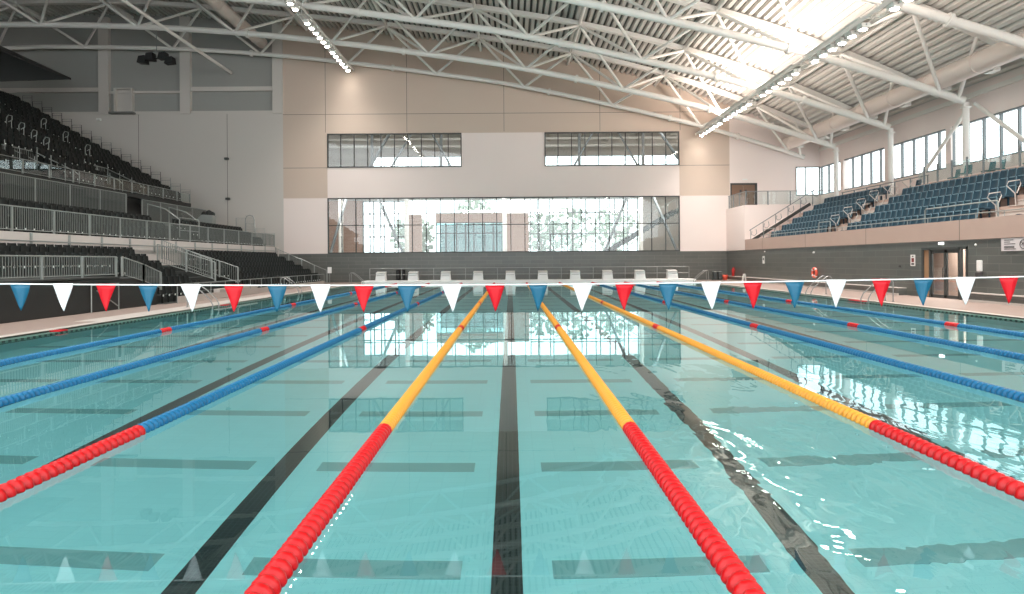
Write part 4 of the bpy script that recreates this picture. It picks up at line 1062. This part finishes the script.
# stepped end guards of upper tier
for k in range(17):
    x = T3X - T3T*k; z = T3Z + T3R*k
    t = thing('end_guard', 'stepped end guard of upper tier, %s step from the bottom' % ordw(k+1), 'railing', (x-.045, YE-.03, z), 'stepped end guards of the upper tier')
    MB().tube([(0, 0, -.016), (0, 0, 1.05), (-T3T+.04, 0, 1.05), (-T3T+.04, 0, .4)], .02, 6).build('guard_frame', M['galv'] if k < 3 else M['frame_dark'], t)
    MB().tube([(0, 0, .88), (-T3T+.04, 0, .88)], .012, 6).build('middle_rail', M['frame_dark'], t)
    m = MB()
    for q in range(1, 6): m.bar((-T3T*q/6, 0, 0), (-T3T*q/6, 0, .88), .008, .008)
    m.build('guard_mesh', M['galv'], t)
for k in range(4):
    x = T2X - .29 - T2T*k; z = T2Z - .15 + T2R*k + .025
    t = thing('end_guard', 'stepped end guard of middle tier, %s step from the bottom' % ordw(k+1), 'railing', (x, 52.54, z), 'stepped end guards of the middle tier')
    MB().tube([(0, 0, -.02), (0, 0, 1.2), (-T2T+.06, 0, 1.2), (-T2T+.06, 0, .0)], .025, 6).build('guard_frame', M['galv'], t)
    m = MB()
    for q in range(1, 8): m.bar((-T2T*q/8, 0, 0), (-T2T*q/8, 0, 1.2), .012, .012)
    m.build('guard_mesh', M['galv'], t)
# hoops beside the upper tier aisles and the entrance boxes
for q, (yy, ks, wh) in enumerate(((41.0, range(5, 13), 'aisle above the first entrance'), (46.2, (6, 8, 10), 'aisle above the second entrance'))):
    for k in ks:
        x = T3X - T3T*k - .2; z = T3Z + T3R*k - .02
        t = thing('aisle_hoop', 'steel hoop handrail in the upper tier %s, row %s' % (wh, ordw(k+1)), 'handrail', (x, yy, z), 'upper tier aisle hoops')
        MB().tube([(0, 0, 0), (0, 0, .75), (.12, 0, .92), (.34, 0, .86), (.34, 0, .62), (.12, 0, .5)], .028, 8).build('hoop', M['galv'], t)
        MB().tube([(.3, 0, 0), (.3, 0, .6)], .022, 6).build('post', M['galv'], t)
for yy, wh in ((37.5, 'nearer the stage'), (44.3, 'nearer the end wall')):
    t = thing('entrance_enclosure', 'glazed railing round the upper tier entrance %s' % wh, 'railing', (T3X-.36, yy, T3Z-.2))
    for s_ in (-1.24, 1.24):
        MB().tube([(0, s_, .75), (-.3, s_, 1.0), (-2.55, s_, 2.1)], .03, 8).build('side_rail', M['galv'], t)
        for q in range(4): MB().tube([(-.8*q, s_, .3*q), (-.8*q, s_, 1.0+.45*q)], .022, 6).build('post', M['galv'], t)
        MB().add([(-.1, s_, .1), (-2.5, s_, 1.1), (-2.5, s_, 2.0), (-.1, s_, .85)], [(0, 1, 2, 3)]).build('glass_panel', M['glass_thin'], t)
    m = MB(); m.tube([(-2.55, -1.2, 2.1), (-2.55, 1.2, 2.1)], .03, 8); m.build('back_rail', M['galv'], t)
    m = MB()
    for q in range(14): m.bar((-2.55, -1.15+q*.175, 1.2), (-2.55, -1.15+q*.175, 2.1), .015, .015)
    m.build('infill_bars', M['galv'], t)
# entrance to the middle tier with its hoops
t = thing('entrance_enclosure', 'open entrance with steel hoops in the middle tier seats', 'railing', (-19.9, 39.6, 3.6))
for s_ in (-1.2, 1.2):
    MB().tube([(1.2, s_, -.4), (1.2, s_, .6), (.4, s_, 1.2), (-.6, s_, 1.5), (-.6, s_, .4)], .03, 8).build('side_rail', M['galv'], t)
for z in (.0, .35, .7): MB().tube([(1.2, -1.2, z), (1.2, 1.2, z)], .025, 8).build('cross_rail', M['galv'], t)
# covered bundle and mesh hoop on the middle tier walkway
p = pt(208, 212, 50); t = thing('covered_bundle', 'dark bundle of bags heaped on a pale box above middle tier', 'bag', (p[0], 50, 4.9))
z0 = p[2]-4.9-.35
MB().prism([(-.55, z0-.5), (.45, z0-.5), (.5, z0+.25), (-.3, z0+.3), (-.65, z0)], 'Y', -.3, .3).build('box_body', M['galv'], t)
for x, z, r_ in ((-.25, .35, .22), (.1, .42, .24), (.35, .33, .2)):
    MB().lathe([(.001, -r_), (r_*.7, -r_*.7), (r_, 0), (r_*.7, r_*.7), (.001, r_)], c=(x, 0, z0+z), n=12).build('bag', M['black'], t)
MB().tube([(0, 0, -.92), (0, 0, z0-.4)], .06, 8).build('support_post', M['galv'], t)
p = pt(247, 221, 52.4); t = thing('mesh_hoop', 'arched mesh hoop panel at the end of the middle tier', 'railing', (-20.1, 52.4, 3.91))
z0 = p[2] - 3.91
MB().tube([(-.35, 0, -.33), (-.35, 0, z0+.2), (-.25, 0, z0+.5), (0, 0, z0+.6), (.25, 0, z0+.5), (.35, 0, z0+.2), (.35, 0, -.33)], .035, 8).build('hoop_frame', M['galv'], t)
m = MB()
for q in range(7): m.bar((-.27+.09*q, 0, -.2), (-.27+.09*q, 0, z0+.48), .012, .012)
for q in range(14): m.bar((-.35, 0, -.1+q*.12), (.35, 0, -.1+q*.12), .012, .012)
m.build('mesh_infill', M['galv'], t)
